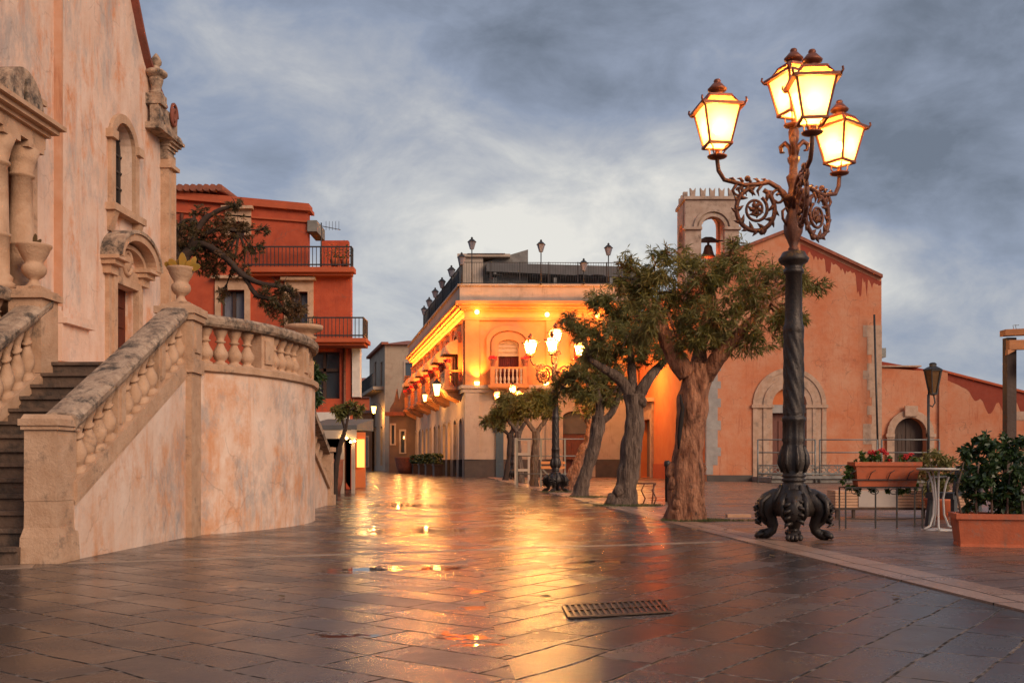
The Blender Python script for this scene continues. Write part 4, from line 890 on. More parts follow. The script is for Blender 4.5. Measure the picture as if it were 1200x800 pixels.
# side facade bays
nb_ = 6; bay = LS/nb_
holesS = []; doorsS = []
for i in range(nb_):
    uc = bay*(i+.5); holesS.append(arch2(uc, .56, wz0, wzs_, .28)); 
    doorsS += [(uc-1.15, .55), (uc+1.15, .55)]
MB().plate(CS, [(.01,zbelt),(LS,zbelt),(LS,zcor),(.01,zcor)], holesS, -.45, 0).build('side_upper_wall', M['cstone'], cb)
b = MB().plate(CS, [(.01,zpl),(LS,zpl),(LS,zbelt),(.01,zbelt)], [arch2(u, h, zpl+.001, 3.0, .3) for u, h in doorsS], -.45, 0); b.build('side_lower_wall', M['cpale'], cb)
prev = .02
for u, h in doorsS+[(LS+.0, 0)]: MB().pbox(CS, prev, u-h-.15, 0, zpl, -.4, .07).build('pier_plinth', M['cdark'], cb); prev = u+h+.15
for i in range(nb_):
    uc = bay*(i+.5); c_window(CS, uc); c_balcony(CS, uc, 1.25, .95)
    b = MB(); n = 10        # domed awning
    for j in range(n):
        a0, a1 = math.pi*j/n/2*1, math.pi*(j+1)/n/2
        za, zb2 = wzs_-.35+.85*math.cos(a0), wzs_-.35+.85*math.cos(a1); da, db = .05+.95*math.sin(a0), .05+.95*math.sin(a1)
        b.add([CS.P(uc-.85,za,da), CS.P(uc+.85,za,da), CS.P(uc+.85,zb2,db), CS.P(uc-.85,zb2,db), CS.P(uc-.85,za-.02,da-.02), CS.P(uc+.85,za-.02,da-.02), CS.P(uc+.85,zb2-.02,db-.02), CS.P(uc-.85,zb2-.02,db-.02)], [(0,1,2,3),(4,5,6,7)])
    for s_ in (-.85, .85): b.prism([CS.P(uc+s_, wzs_-.35, .05)]+[CS.P(uc+s_, wzs_-.35+.85*math.cos(a), .05+.95*math.sin(a)) for a in [math.pi/2*k/8 for k in range(9)]], CS.U*.02)
    b.build('domed_awning', M['blind'], cb)
    for s_ in (0, 1): u = bay*(i+s_*.90)+.08; MB().pbox(CS, u, u+.28, zbelt+.23, zcb-.07, 0, .10).build('pilaster', M['cstone'], cb)
    if i < 5:
        l = bpy.data.lights.new('uplight_beam', 'SPOT'); l.energy = 800; l.color = (1, .28, .04); l.spot_size = R(95); l.spot_blend = .8; l.shadow_soft_size = .06
        o = bpy.data.objects.new('uplight_beam', l); sc.collection.objects.link(o); o.parent = cb; u = bay*(i+.02)+.25; o.location = CS.P(u+.25, zbelt+.42, .45)-OFF[cb.name_full]
        o.rotation_euler = (CS.P(u+.25, zcor, -.05)-CS.P(u+.25, zbelt+.4, .45)).to_track_quat('-Z', 'Y').to_euler()
for u, h in doorsS:
    b = MB(); b.pbox(CS, u-h, u+h, 0, 3.35, -.40, -.36); b.build('shop_door', M['darkwood'], cb)
    b = MB().plate(CS, arch2(u, h+.14, zpl, 3.0, .42), [arch2(u, h, zpl+.001, 3.0, .3)], 0, .06); b.build('door_surround', M['cpale'], cb)
for i in range(6): point(cb, CS.P(bay*(i+.98), zbelt+2.6, 1.9), 110, (1,.30,.04), .2, 'balcony_fill', .05)  # added fill at balcony height, no lamps there, spreads gold along the side
for i in (0, 2, 4): point(cb, CS.P(bay*(i+1.0), 2.9, 1.6), 60, (1,.42,.10), .1, 'shop_light', .15)
for i in (2, 3, 7, 8): u, h = doorsS[i]; b = MB(); b.pbox(CS, u-h+.1, u+h-.1, .9, 2.9, -.35, -.33); b.build('lit_shop_window', M['warmwin'], cb)
# lit shop doorway
u, h = doorsS[2]; b = MB(); b.pbox(CS, u-.2, u+.2, .9, 1.5, -.35, -.33); b.build('lit_display', M['warmwin'], cb)
# roof terrace railings
b = MB(); zt = zpar+1.22
def rail_run(b, pl, u0, u1, z0, z1, d, step=.14, th=.018, posts=1.6):
    b.pbox(pl, u0, u1, z1-.03, z1, d-.03, d+.03); b.pbox(pl, u0, u1, z0+.06, z0+.09, d-.02, d+.02)
    u = u0
    while u < u1: b.pbox(pl, u, u+th, z0, z1, d-.01, d+.01); u += step
    u = u0
    while u < u1: b.pbox(pl, u, u+.05, z0, z1+.02, d-.03, d+.03); u += posts
LR = CS.hit(496, 400, .15)[0]; rail_run(b, CF, -.2, uE, zpar, zt, .25); rail_run(b, CS, 0, LR, zpar, zt, .15, step=.12, th=.03)
b.build('terrace_railing', M['black'], cb)
b = MB(); b.pbox(CS, 1.0, LR-3, zpar, zt-.15, .02, .08); b.build('terrace_screen', M['greyfab'], cb)
# penthouse
ph = Pl(X0, YC+3.5, 1, .015)
r = rectp(ph,540,566,299,336); b = MB(); b.pbox(ph, r[0], r[1], r[2], r[3], -10, 0); b.pbox(ph, r[0]-.2, r[1]+1.6, r[3]-.12, r[3]+.05, -10.2, .2); b.build('penthouse', M['cpale'], cb)
q0, q1 = ph.hit(548,299), ph.hit(592,299); qa, qb = ph.hit(563,291), ph.hit(578,291)
b = MB(); b.hexa([ph.P(q0[0],q0[1]+.05,.3), ph.P(q1[0],q1[1]+.05,.3), ph.P(q1[0],q1[1]+.05,-5), ph.P(q0[0],q0[1]+.05,-5), ph.P(qa[0],qa[1]+.1,-2), ph.P(qb[0],qb[1]+.1,-2), ph.P(qb[0],qb[1]+.1,-3), ph.P(qa[0],qa[1]+.1,-3)]); b.build('hipped_roof', M['cpale'], cb)
wd = [ph.hit(565,307), ph.hit(619,291), ph.hit(619,330), ph.hit(565,330)]
MB().plate(ph, wd, [], -.6, -.3).build('wedge_wall', M['grey'], cb)
b = MB(); a0, a1 = ph.hit(570,310), ph.hit(748,322); a2 = ph.hit(570,320)
b.hexa([ph.P(a0[0],a2[1],.6), ph.P(a1[0],a1[1]-.3,.6), ph.P(a1[0],a1[1]-.3,-3), ph.P(a0[0],a2[1],-3), ph.P(a0[0],a0[1],.6), ph.P(a1[0],a1[1]+.35,.6), ph.P(a1[0],a1[1]+.6,-3), ph.P(a0[0],a0[1]+.3,-3)]); b.build('terrace_awning', M['greyfab'], cb)
b = MB()
for x in (580, 650, 715): u = ph.hit(x, 330)[0]; b.pbox(ph, u-.08, u+.08, zpar, a2[1], .4, .55)
b.pbox(ph, ph.hit(570,1)[0], uE, zpar, zpar+.55, -3.3, -3.1); b.build('awning_posts', M['grey'], cb)
# terrace tables and chairs (dark silhouettes behind the rail)
tb = None
for i, (x, y) in enumerate([(580,331),(632,331),(655,331),(682,331),(700,331)]):
    u = CF.hit(x, 331, -1.2)[0]; c = CF.P(u, zpar, -1.2)
    b = MB(); b.lathe([(.001,0),(.25,0),(.25,.03),(.04,.05),(.04,.7),(.45,.72),(.45,.76),(.001,.76)], c, 12)
    tag(b.build('terrace_table', M['black'], base=c), ['dark round table at the left end of the roof terrace','dark round table below the first roof lamp','dark round table in the middle of the roof terrace','second dark table from the right on the roof terrace','dark round table at the right end of the roof terrace'][i], 'table', 'tables on the roof terrace')
# small roof-terrace lamps on posts
def terrace_lamp(c, h, lb, hs=1.0):
    e_ = empty('terrace_lamp', c, lb, 'lamp', 'small unlit lamps round the roof terrace'); c = Vector(c)
    b = MB(); b.tube([c, c+Vector((0,0,h))], .03, 6); b.ball(c+Vector((0,0,.02)), .08, 6); b.build('post', M['black'], e_)
    k = c+Vector((0,0,h)); b = MB(); b.lathe([(.001,0),(.11*hs,0),(.22*hs,.38*hs),(.001,.38*hs)], k, 6, smooth=False); b.build('lantern', M['glassb'], e_)
    b = MB(); b.lathe([(.24*hs,.38*hs),(.26*hs,.4*hs),(.12*hs,.54*hs),(.05*hs,.58*hs),(.07*hs,.63*hs),(.001,.7*hs)], k, 6, smooth=False); b.build('lantern_cap', M['black'], e_)
names = ['nearest the corner', 'second from the corner','third from the corner','fourth from the corner','fifth from the corner','sixth from the corner','farthest from the corner']
for i, (x, y) in enumerate([(553,279),(541,297),(529,312),(518,326),(510,338),(503,349),(497,359)]):
    # solve depth so that the lamp stands on the side parapet
    if i == 0: u, z = CF.hit(x, y, .3); c = CF.P(u, zpar, .3)
    else: u, z = CS.hit(x, y, .28); c = CS.P(min(u, LS), zpar, .28)
    terrace_lamp(c, z-zpar-.62, 'unlit lamp above the side parapet of the roof terrace, '+names[i])
for i, (x, y) in enumerate([(634,282),(684,304),(713,286)]):
    u, z = CF.hit(x, y, .5); terrace_lamp(CF.P(u, zpar, .5), z-zpar-.62, ['unlit roof terrace lamp left of the middle of the front railing','shortest unlit roof terrace lamp between two taller ones','unlit roof terrace lamp beside the tree crown at the right'][i])
point(cb, CF.P(uE*.32, zbelt+2.2, 3.2), 190, (1,.36,.09), .3, 'facade_fill'); point(cb, CF.P(uE*.75, zbelt+2.2, 3.2), 190, (1,.36,.09), .3, 'facade_fill')  # added fill lights without fixtures, warming the whole front wall
# wall lanterns on the side facade
def wall_lantern(pl, u, z, d, lb, W=60, s=1.0):
    c = pl.P(u, z, d); e_ = empty('wall_lantern', pl.P(u, z, 0), lb, 'lantern', 'lit wall lanterns along the street')
    b = MB(); b.tube([pl.P(u, z+.1*s, 0), pl.P(u, z+.62*s, d*.4), pl.P(u, z+.72*s, d*.8), c+Vector((0,0,.6*s))], .02, 6); b.build('bracket', M['black'], e_)
    b = MB(); b.lathe([(.001,0),(.11*s,0),(.2*s,.42*s),(.001,.42*s)], c, 4, smooth=False, rot=.78); b.build('lit_glass', M['led'], e_)
    b = MB(); b.lathe([(.22*s,.42*s),(.23*s,.45*s),(.1*s,.55*s),(.04*s,.6*s),(.001,.66*s)], c, 4, smooth=False, rot=.78); b.build('lantern_cap', M['black'], e_)
    point(e_, c+Vector((0,0,-.12)), W, (1,.45,.1), .1, 'bulb_light', .25)
u, z = CS.hit(512,463,1.3); wall_lantern(CS, u, z, 1.3, 'bright orange wall lantern on the balcony side of the corner building', 90, 1.5)
u, z = CS.hit(498,470,1.2); wall_lantern(CS, u, z, 1.2, 'smaller lit wall lantern farther down the balcony side', 60, 1.0)

# ================================================================== FAR HOUSES AT THE STREET END
D = Pl(0, 84, 1, 0)
def house(name, lb, x0, x1, ytop, ybase, Y, m, roof=None, yroof=None, wins=(), side=None, xs=None):
    pl = Pl(0, Y, 1, 0); u0, zt = pl.hit(x0, ytop); u1, _ = pl.hit(x1, ytop)
    e_ = empty(name, ((u0+u1)/2, Y, 0), lb, 'house')
    rs = [rectp(pl, *w_) for w_ in wins]
    MB().plate(pl, [(u0,0),(u1,0),(u1,zt),(u0,zt)], [rl(r) for r in rs], -.4, 0).build('wall', M[m], e_)
    b = MB(); b.pbox(pl, u0, u1, 0, zt-.02, -9, -.45); b.build('rear_wall', M[m], e_)
    if roof:
        zr2 = pl.hit(x0, yroof)[1]; b = MB(); b.hexa([pl.P(u0-.4,zt,.4), pl.P(u1+.4,zt,.4), pl.P(u1+.4,zt,-9), pl.P(u0-.4,zt,-9), pl.P(u0+(u1-u0)*.3,zr2,-4), pl.P(u1+.3,zr2,-4), pl.P(u1+.3,zr2,-4.6), pl.P(u0+(u1-u0)*.3,zr2,-4.6)]); b.build('roof', M[roof], e_)
    for r in rs:
        b = MB().plate(pl, [(r[0]-.15,r[2]-.1),(r[1]+.15,r[2]-.1),(r[1]+.15,r[3]+.15),(r[0]-.15,r[3]+.15)], [[(r[0],r[2]),(r[1],r[2]),(r[1],r[3]),(r[0],r[3])]], 0, .08); wo = b.build('window', M['cpale'], e_)
        b = MB(); b.pbox(pl, r[0], r[1], r[2], r[3], -.3, -.25); b.build('pane', M['glassd'], wo)
    return e_, pl
e_, pl = house('beige_house', 'beige plastered house with a low red roof closing the end of the street', 451, 520, 404, 548, 92, 'beige', 'tile', 393, [(475,486,425,450)])
# its street-side wall in shade, with balconies
sl_ = Pl(pl.hit(451,0)[0], 92, -.25, .97, flip=-1)
us = sl_.hit(433,450)[0]; zt = sl_.hit(451,404)[1]
ws = [(sl_.hit(441,0)[0], .7)]
rs = []
for x in (447, 440):
    for (ya, yb) in ((424,452),(500,545)): 
        u, z0_ = sl_.hit(x, yb); z1_ = sl_.hit(x, ya)[1]; rs.append((u-.75,u+.75,max(z0_,.05),z1_))
MB().plate(sl_, [(0,0),(us,0),(us,zt),(0,zt)], [rl(r) for r in rs], -.4, 0).build('side_wall', M['beige'], e_)
for r in rs: b = MB(); b.pbox(sl_, r[0], r[1], r[2], r[3], -.35, -.3); b.build('shutter', M['darkwood'], e_)
b = MB(); ua_, z_ = sl_.hit(449,453); b.pbox(sl_, 1, us-1, z_-.3, z_, 0, 1.0); bo = b.build('balcony', M['beige'], e_)
b = MB(); rail_run(b, sl_, 1, us-1, z_, z_+1.3, .95); b.build('railing', M['black'], bo)
b = MB(); b.pbox(sl_, -.3, us, zt, zt+.25, -.3, .35); b.build('eaves', M['tile'], e_)
c = at(438,484,88); u_, z_ = sl_.hit(438,484,.9); wall_lantern(sl_, u_, z_, .9, 'orange lit wall lantern far down the street on the beige house', 160, 1.5)
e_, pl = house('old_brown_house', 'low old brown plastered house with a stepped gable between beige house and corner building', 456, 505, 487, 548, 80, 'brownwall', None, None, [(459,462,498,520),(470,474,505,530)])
b = MB(); q = [pl.hit(*p) for p in ((456,487),(457,478),(462,470),(465,455),(467,470),(473,452),(474,440),(481,440),(484,470),(505,470),(505,487))]; b.plate(pl, q, [], -.5, 0); b.build('stepped_gable', M['brownwall'], e_)
b = MB(); u_, z_ = pl.hit(456,487); u2, _ = pl.hit(475,487); b.pbox(pl, u_-.3, u2, z_, z_+.3, -.4, .3); b.build('tiled_eaves', M['tile'], e_)
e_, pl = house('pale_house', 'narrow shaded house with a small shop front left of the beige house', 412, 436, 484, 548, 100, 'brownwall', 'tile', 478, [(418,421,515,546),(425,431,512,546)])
e_, pl = house('distant_house', 'distant pale house seen in the gap beside the red building', 405, 432, 447, 520, 150, 'beige', 'tile', 440, [(423,426,455,463)])
e_, pl = house('distant_red_roof_house', 'distant house with a dull red roof below the gap in the street', 408, 438, 466, 520, 125, 'redtrim', 'tile', 460, [])
hb = MB(); pts = []
for i in range(41):
    x = -400+i*20; pts.append((x, 700, 0))
vs = []; fs = []
for i in range(61):
    for j in range(9):
        x = -420+i*8; y = 420+j*30; t = j/8
        h = 34*math.sin(math.pi*min(1, t*1.2)/2)*(.6+.4*noise.noise(Vector((x*.02, y*.02, 0))))*max(0, min(1, (-60-x)/60+1)); vs.append((x, y, h-1))
for i in range(60):
    for j in range(8): k = i*9+j; fs.append((k, k+9, k+10, k+1))
hb.add(vs, fs, True); tag(hb.build('wooded_hill', M['leafd']), kind='structure')
c = gp(476,552); c.y = 74; c.x = (476-600)/F*74; c.z = 0
b = MB(); b.lathe([(.001,0),(.55,0),(.75,.5),(.85,1.1),(.9,1.2),(.001,1.2)], c, 12); tag(b.build('large_pot', M['tile'], base=c), 'large reddish pot standing before the old brown house', 'planter')
# flower boxes / bins in shade along the side facade
for i, u in enumerate((6.2, 10.5, 14.6, 19.0)):
    c = CS.P(u, 0, .8); b = MB(); b.pbox(CS, u-.5, u+.5, 0, .62, .5, 1.0); b.pbox(CS, u-.55, u+.55, .62, .72, .45, 1.05)
    tag(b.build('dark_planter', M['darkwood'], base=c), ['nearest','second','third','farthest'][i]+' dark wooden planter box against the side of the corner building', 'planter', 'dark planters by the corner building')
    b = MB()
    for k in range(60): a = Vector((random.uniform(-.45,.45), random.uniform(-.2,.2), random.uniform(.72,1.35))); b.ball(c+Vector((a.x*.4+a.y, a.x, a.z)), .09, 5)
    tag(b.build('planter_shrub', M['leafd'], base=c), ['nearest','second','third','farthest'][i]+' clipped shrub in the dark planters by the corner building', 'shrub', 'shrubs by the corner building')

# ================================================================== RIGHT: ORANGE CHURCH WITH BELL TOWER
EY = 42.5; EP = Pl(0, EY, 1, 0)
ex0, ex1 = EP.hit(828,0)[0], EP.hit(1033,0)[0]
eb = empty('orange_church', ((ex0+ex1)/2, EY, 0), 'gabled orange plastered church with an arched stone portal and a small bell tower', 'church')
def ep(x, y, d=0): return EP.hit(x, y, d)
apex = ep(920,273); el = (ex0, ep(828,309)[1]); er = (ex1, ep(1033,326)[1])
pc = ep(925,500)[0]; zsp = ep(925,474)[1]; pr = (ep(968,0)[0]-ep(882,0)[0])/2
inner = pr*.56
MB().plate(EP, [(ex0,0),(ex1,0),er,apex,el], [arch(pc-inner-.35, pc+inner+.35, .02, zsp, 14)], -.6, 0).build('wall', M['orange'], eb)
b = MB(); dz_ = 18
b.plate(EP, [(ex0+.05,0),(ex1-.05,0),(er[0]-.05,er[1]-.1),(apex[0],apex[1]-.1),(el[0]+.05,el[1]-.1)], [], -dz_, -1.3); b.build('nave', M['orange2'], eb)
b = MB()
for p, q in ((el, apex), (apex, er)):
    b.hexa([EP.P(p[0],p[1],.16), EP.P(q[0],q[1],.16), EP.P(q[0],q[1],-dz_), EP.P(p[0],p[1],-dz_), EP.P(p[0],p[1]+.14,.16), EP.P(q[0],q[1]+.14,.16), EP.P(q[0],q[1]+.14,-dz_), EP.P(p[0],p[1]+.14,-dz_)])
b.build('roof', M['tile'], eb)
# damp tongues under the right eave and apex
b = MB(); pts = []; n = 60
for i in range(n+1):
    t = i/n; px_ = 938+t*95; ytop = 273+(px_-920)*.469+4; drop = 4+9*abs(noise.noise(Vector((i*.35, 0, 0))))*2+(22 if noise.noise(Vector((i*.22, 5, 0))) > .12 else 0)*(0.4+.6*t)
    pts.append((px_, ytop, ytop+drop))
b.plate(EP, [ep(x, y) for x, y, _ in pts]+[ep(x, y) for x, _, y in reversed(pts)], [], .001, .004); b.build('damp_stain', M['damp'], eb)
# quoins
b = MB(); z = 0; i = 0
zq = ep(1020,388)[1]
while z < zq: h_ = random.uniform(.3,.55); b.pbox(EP, ex1-random.choice((.42,.5,.62,.8)), ex1+.012, z, z+h_, -.3, .010+.004*random.random()); z += h_+.004; i += 1
b.build('quoins', M['quoin'], eb)
b = MB(); z = .3; i = 0; zq = ep(830,430)[1]
while z < zq: h_ = random.uniform(.28,.5); b.pbox(EP, ex0-.012, ex0+random.choice((.28,.36,.48,.62)), z, z+h_, -.3, .010+.004*random.random()); z += h_+.004; i += 1
b.build('grey_quoins', M['quoing'], eb)
# portal
b = MB()
def aring(r1, r2, d0, d1):
    o_ = [(pc+r1*math.cos(t), zsp+r1*math.sin(t)) for t in [math.pi*i/24 for i in range(25)]]; i_ = [(pc+r2*math.cos(t), zsp+r2*math.sin(t)) for t in [math.pi*i/24 for i in range(25)]]
    b.plate(EP, o_+i_[::-1], [], d0, d1)
aring(pr, pr*.88, 0, .07); aring(pr*.88, pr*.72, 0, .03); aring(pr*.72, inner+.1, -.1, .08); aring(inner+.1, inner-.15, -.5, .05)
for s_ in (-1, 1):
    for a_, c_, d_ in ((pr*.88, pr, .065), (pr*.72, pr*.88, .025), (inner+.1, pr*.72, .075), (inner-.15, inner+.1, .04)):
        l_, r_ = sorted((pc+s_*a_, pc+s_*c_)); b.pbox(EP, l_, r_, 0, zsp, -.3, d_)
    l_, r_ = sorted((pc+s_*(inner-.2), pc+s_*(pr+.06))); b.pbox(EP, l_, r_, zsp-.14, zsp, 0, .13)
po = b.build('arched_portal', M['quoin'], eb)
b = MB(); zl = ep(925,487)[1]; l_, r_, = ep(901,0)[0], ep(948,0)[0]
b.pbox(EP, pc-inner-.3, pc+inner+.3, zsp-.35, zsp, -.5, -.1); b.pbox(EP, pc-inner-.3, l_, 0, zsp-.35, -.5, -.12); b.pbox(EP, r_, pc+inner+.3, 0, zsp-.35, -.5, -.12); b.build('portal_infill', M['quoing'], po)
b = MB(); b.plate(EP, arch(pc-inner+.1, pc+inner-.1, zsp+.01, zsp+.02, 14, inner-.15), [], -.5, -.2); b.build('tympanum', M['orange2'], po)
b = MB(); b.pbox(EP, l_, r_, 0, zsp-.35, -.45, -.4)
for i in range(4): b.pbox(EP, l_+.08+i*(r_-l_)/4, l_+(i+1)*(r_-l_)/4-.03, .3, zl-.2, -.40, -.36)
b.build('church_door', M['woodred'], po)
b = MB(); b.pbox(EP, ex0, ex1, 0, .28, 0, .05); b.build('plinth', M['cdark'], eb)
b = MB(); b.tube([EP.P(ep(1021,370)[0], ep(1021,370)[1], .35), EP.P(ep(1026,540)[0], .3, .35)], .045, 6); tag(b.build('thin_mast', M['black'], base=EP.P(ep(1026,540)[0], .3, .35)), 'thin dark mast leaning against the right corner of the orange church', 'mast')
b = MB(); p = ep(1034,410); b.pbox(EP, p[0], p[0]+.2, p[1]-.3, p[1]+.1, -.5, -.1); b.build('wall_box', M['galv'], eb)
# left side wall (lit orange), with a stone doorway
SW = Pl(ex0, EY, -1.08/15.5, 1, flip=-1)
lw = SW.hit(745,500)[0]; zsw = el[1]-.3
dr_ = (SW.hit(757,0)[0], SW.hit(745,0)[0])
d0u, d1u = sorted((SW.hit(765,0)[0], SW.hit(752,0)[0]))
dzt_ = SW.hit(758,492)[1]
EW = Pl(ex0, EY, ex0, EY)
# wall seen edge-on: runs from the church corner back-left to the corner building
SW = Pl(ex0, EY+.3, (X0+CF.U.x*uE)-ex0, (YC+.6)-EY, flip=-1)
lw = ((X0+CF.U.x*uE-ex0)**2+(YC+.6-EY)**2)**.5
d0u, d1u = sorted((SW.hit(764,0)[0], SW.hit(751,0)[0])); dzt_ = SW.hit(757,492)[1]
MB().plate(SW, [(.05,0),(lw,0),(lw,zsw),(.05,zsw)], [[(d0u,.02),(d1u,.02),(d1u,dzt_),(d0u,dzt_)]], -.5, 0).build('side_wall', M['orange2'], eb)
b = MB().plate(SW, [(d0u-.35,.0),(d1u+.35,.0),(d1u+.35,dzt_+.4),(d0u-.35,dzt_+.4)], [[(d0u,.001),(d1u,.001),(d1u,dzt_),(d0u,dzt_)]], 0, .12); b.pbox(SW, d0u-.55, d1u+.55, dzt_+.9, dzt_+1.1, 0, .45); b.pbox(SW, d0u-.4, d1u+.4, dzt_+.4, dzt_+.9, 0, .1)
sd_ = b.build('side_doorway', M['quoin'], eb)
b = MB(); b.pbox(SW, d0u, d1u, 0, dzt_, -.4, -.35); b.build('door', M['brownwall'], sd_)
b = MB(); b.pbox(SW, 0, d0u-.36, 0, .75, 0, .04); b.pbox(SW, d1u+.36, lw, 0, .75, 0, .04); b.build('side_plinth', M['redtrim'], eb)
c = SW.P((d0u+d1u)/2-3.2, 3.6, .6)
point(eb, SW.P(d0u-1.8, 5.2, 1.5), 260, (1,.42,.08), .15, 'wall_lamp_light')
# bell tower
TP = Pl(0, 45.5, 1, 0)
t0, t1 = TP.hit(803,0)[0], TP.hit(866,0)[0]; tz1 = TP.hit(830,234)[1]; tz0 = el[1]-1.5
oa = (TP.hit(823,0)[0], TP.hit(848,0)[0]); ozb = TP.hit(830,309)[1]; ozs = TP.hit(830,268)[1]
dep = 2.2; tw = empty('x', (0,0,0), None, None) if False else None
b = MB().plate(TP, [(t0,tz0),(t1,tz0),(t1,tz1),(t0,tz1)], [arch(oa[0]-.05,oa[1]+.05,ozb,ozs)], -.4, 0)
b.plate(TP, [(t0,tz0),(t1,tz0),(t1,tz1),(t0,tz1)], [arch(oa[0]-.1,oa[1]+.1,ozb-.2,ozs+.55)], -dep, -dep+.4)
TL = Pl(t0, 45.5+.55, -.03, 1, flip=-1); TR = Pl(t1, 45.5+.55, -.03, 1)
w_ = dep-1.1; 
b.plate(TL, [(0,tz0),(w_,tz0),(w_,tz1),(0,tz1)], [arch(w_/2-.45,w_/2+.45,ozb,ozs)], -.5, 0)
b.plate(TR, [(0,tz0),(w_,tz0),(w_,tz1),(0,tz1)], [arch(w_/2-.45,w_/2+.45,ozb,ozs)], -.5, 0)
tower = b.build('bell_tower', M['tower'], eb)
b = MB(); 
uc = (oa[0]+oa[1])/2; hw = (oa[1]-oa[0])/2
for r1, r2, d_ in ((hw+.42, hw+.28, .10), (hw+.2, hw+.06, .06)):
    o_ = [(uc+r1*math.cos(t), ozs+r1*math.sin(t)) for t in [math.pi*i/16 for i in range(17)]]; i_ = [(uc+r2*math.cos(t), ozs+r2*math.sin(t)) for t in [math.pi*i/16 for i in range(17)]]; b.plate(TP, o_+i_[::-1], [], 0, d_)
b.pbox(TP, t0-.08, oa[0]-.02, ozs-.05, ozs+.07, -.2, .12); b.pbox(TP, oa[1]+.02, t1+.08, ozs-.05, ozs+.07, -.2, .12)
b.box(t0-.08, t1+.08, 45.5-.1, 45.5+dep+.1, tz1, tz1+.14)
k = TP.hit(812,0)[0]
for x in (812,824,835,846,857):
    u = TP.hit(x,0)[0]; h = .42
    for dd in (0, -dep+.25): b.plate(TP, [(u-.11,tz1+.14),(u+.11,tz1+.14),(u+.13,tz1+.14+h),(u+.02,tz1+h),(u-.02,tz1+h),(u-.13,tz1+.14+h)], [], dd-.2, dd)
for y in (.6,1.2,1.75): b.box(t0, t0+.2, 45.5+y-.11, 45.5+y+.11, tz1+.14, tz1+.5)
b.build('tower_mouldings', M['tower'], tower)
c = TP.P(uc, 0, -1.1)
zb_t = TP.hit(835,296)[1]; zb_c = TP.hit(835,279)[1]
bell = MB(); bell.lathe([(.001,0),(.34,0),(.36,.02),(.28,.14),(.22,.32),(.19,.48),(.13,.58),(.001,.6)], (c.x,c.y,zb_t), 16); bo = bell.build('bell', M['bronze'], tower)
b = MB(); b.tube([(c.x,c.y,zb_t-.12),(c.x,c.y,zb_t+.2)], .03, 6); b.ball((c.x,c.y,zb_t-.12), .06, 8); b.build('clapper', M['black'], bo)
b = MB(); zz_ = zb_t+.6; b.plate(Pl(0, c.y, 1, 0), [(c.x-.5,zz_+.12),(c.x+.5,zz_+.12),(c.x+.38,zz_+.25),(c.x+.15,zz_+.36),(c.x-.15,zz_+.36),(c.x-.38,zz_+.25)], [], -.1, .1); b.box(c.x-.05, c.x+.05, c.y-.05, c.y+.05, zz_-.02, zz_+.14); b.tube([(t0+.3,c.y,zz_+.2),(t1-.3,c.y,zz_+.2)], .035, 6); b.build('bell_yoke', M['darkwood'], bo)
point(tower, (c.x, c.y+.3, ozb+.15), 55, (1,.18,.05), .1, 'tower_uplight')
# right extension and long sloping wall
XP = Pl(0, EY+.6, 1, 0)
xr = XP.hit(1100,0)[0]; xw = empty('church_annex', (XP.hit(1065,0)[0], EY+.6, 0), 'low orange annex right of the church with an arched dark door', 'building')
da = (XP.hit(1047,0)[0], XP.hit(1085,0)[0]); dzs = XP.hit(1065,508)[1]; 
MB().plate(XP, [(ex1+.02,0),(xr,0),(xr,XP.hit(1100,436)[1]),(ex1+.02,XP.hit(1036,430)[1])], [arch(da[0],da[1],.02,dzs,12)], -.5, 0).build('wall', M['orange'], xw)
b = MB().plate(XP, [(ex1+.02,XP.hit(1036,430)[1]),(xr,XP.hit(1100,436)[1]),(xr,XP.hit(1100,434)[1]),(ex1+.02,XP.hit(1034,421)[1])], [], -6, -.3); b.build('upper_wall', M['damp'], xw)
b = MB(); b.pbox(XP, ex1+.02, xr-.8, XP.hit(1036,430)[1], XP.hit(1036,429)[1]+.03, -.4, .12); b.build('cornice', M['quoin'], xw)
c_ = (da[0]+da[1])/2; h_ = (da[1]-da[0])/2
b = MB().plate(XP, arch(da[0]-.32, da[1]+.32, 0, dzs, 12), [arch(da[0],da[1],.001,dzs,12)], 0, .12); b.pbox(XP, c_-.28, c_+.28, dzs+h_+.05, dzs+h_+.5, .12, .22); b.pbox(XP, da[0]-.38, da[0], dzs-.15, dzs, 0, .18); b.pbox(XP, da[1], da[1]+.38, dzs-.15, dzs, 0, .18)
d_ = b.build('door_surround', M['quoin'], xw)
b = MB().plate(XP, arch(da[0],da[1],.0,dzs,12), [], -.4, -.34); b.pbox(XP, c_-.03, c_+.03, 0, dzs+h_-.05, -.34, -.31)
for i in range(7): u = da[0]+.12+i*(2*h_-.24)/6; b.pbox(XP, u-.012, u+.012, 0, dzs, -.34, -.325)
b.build('arched_door', M['darkwood'], xw)
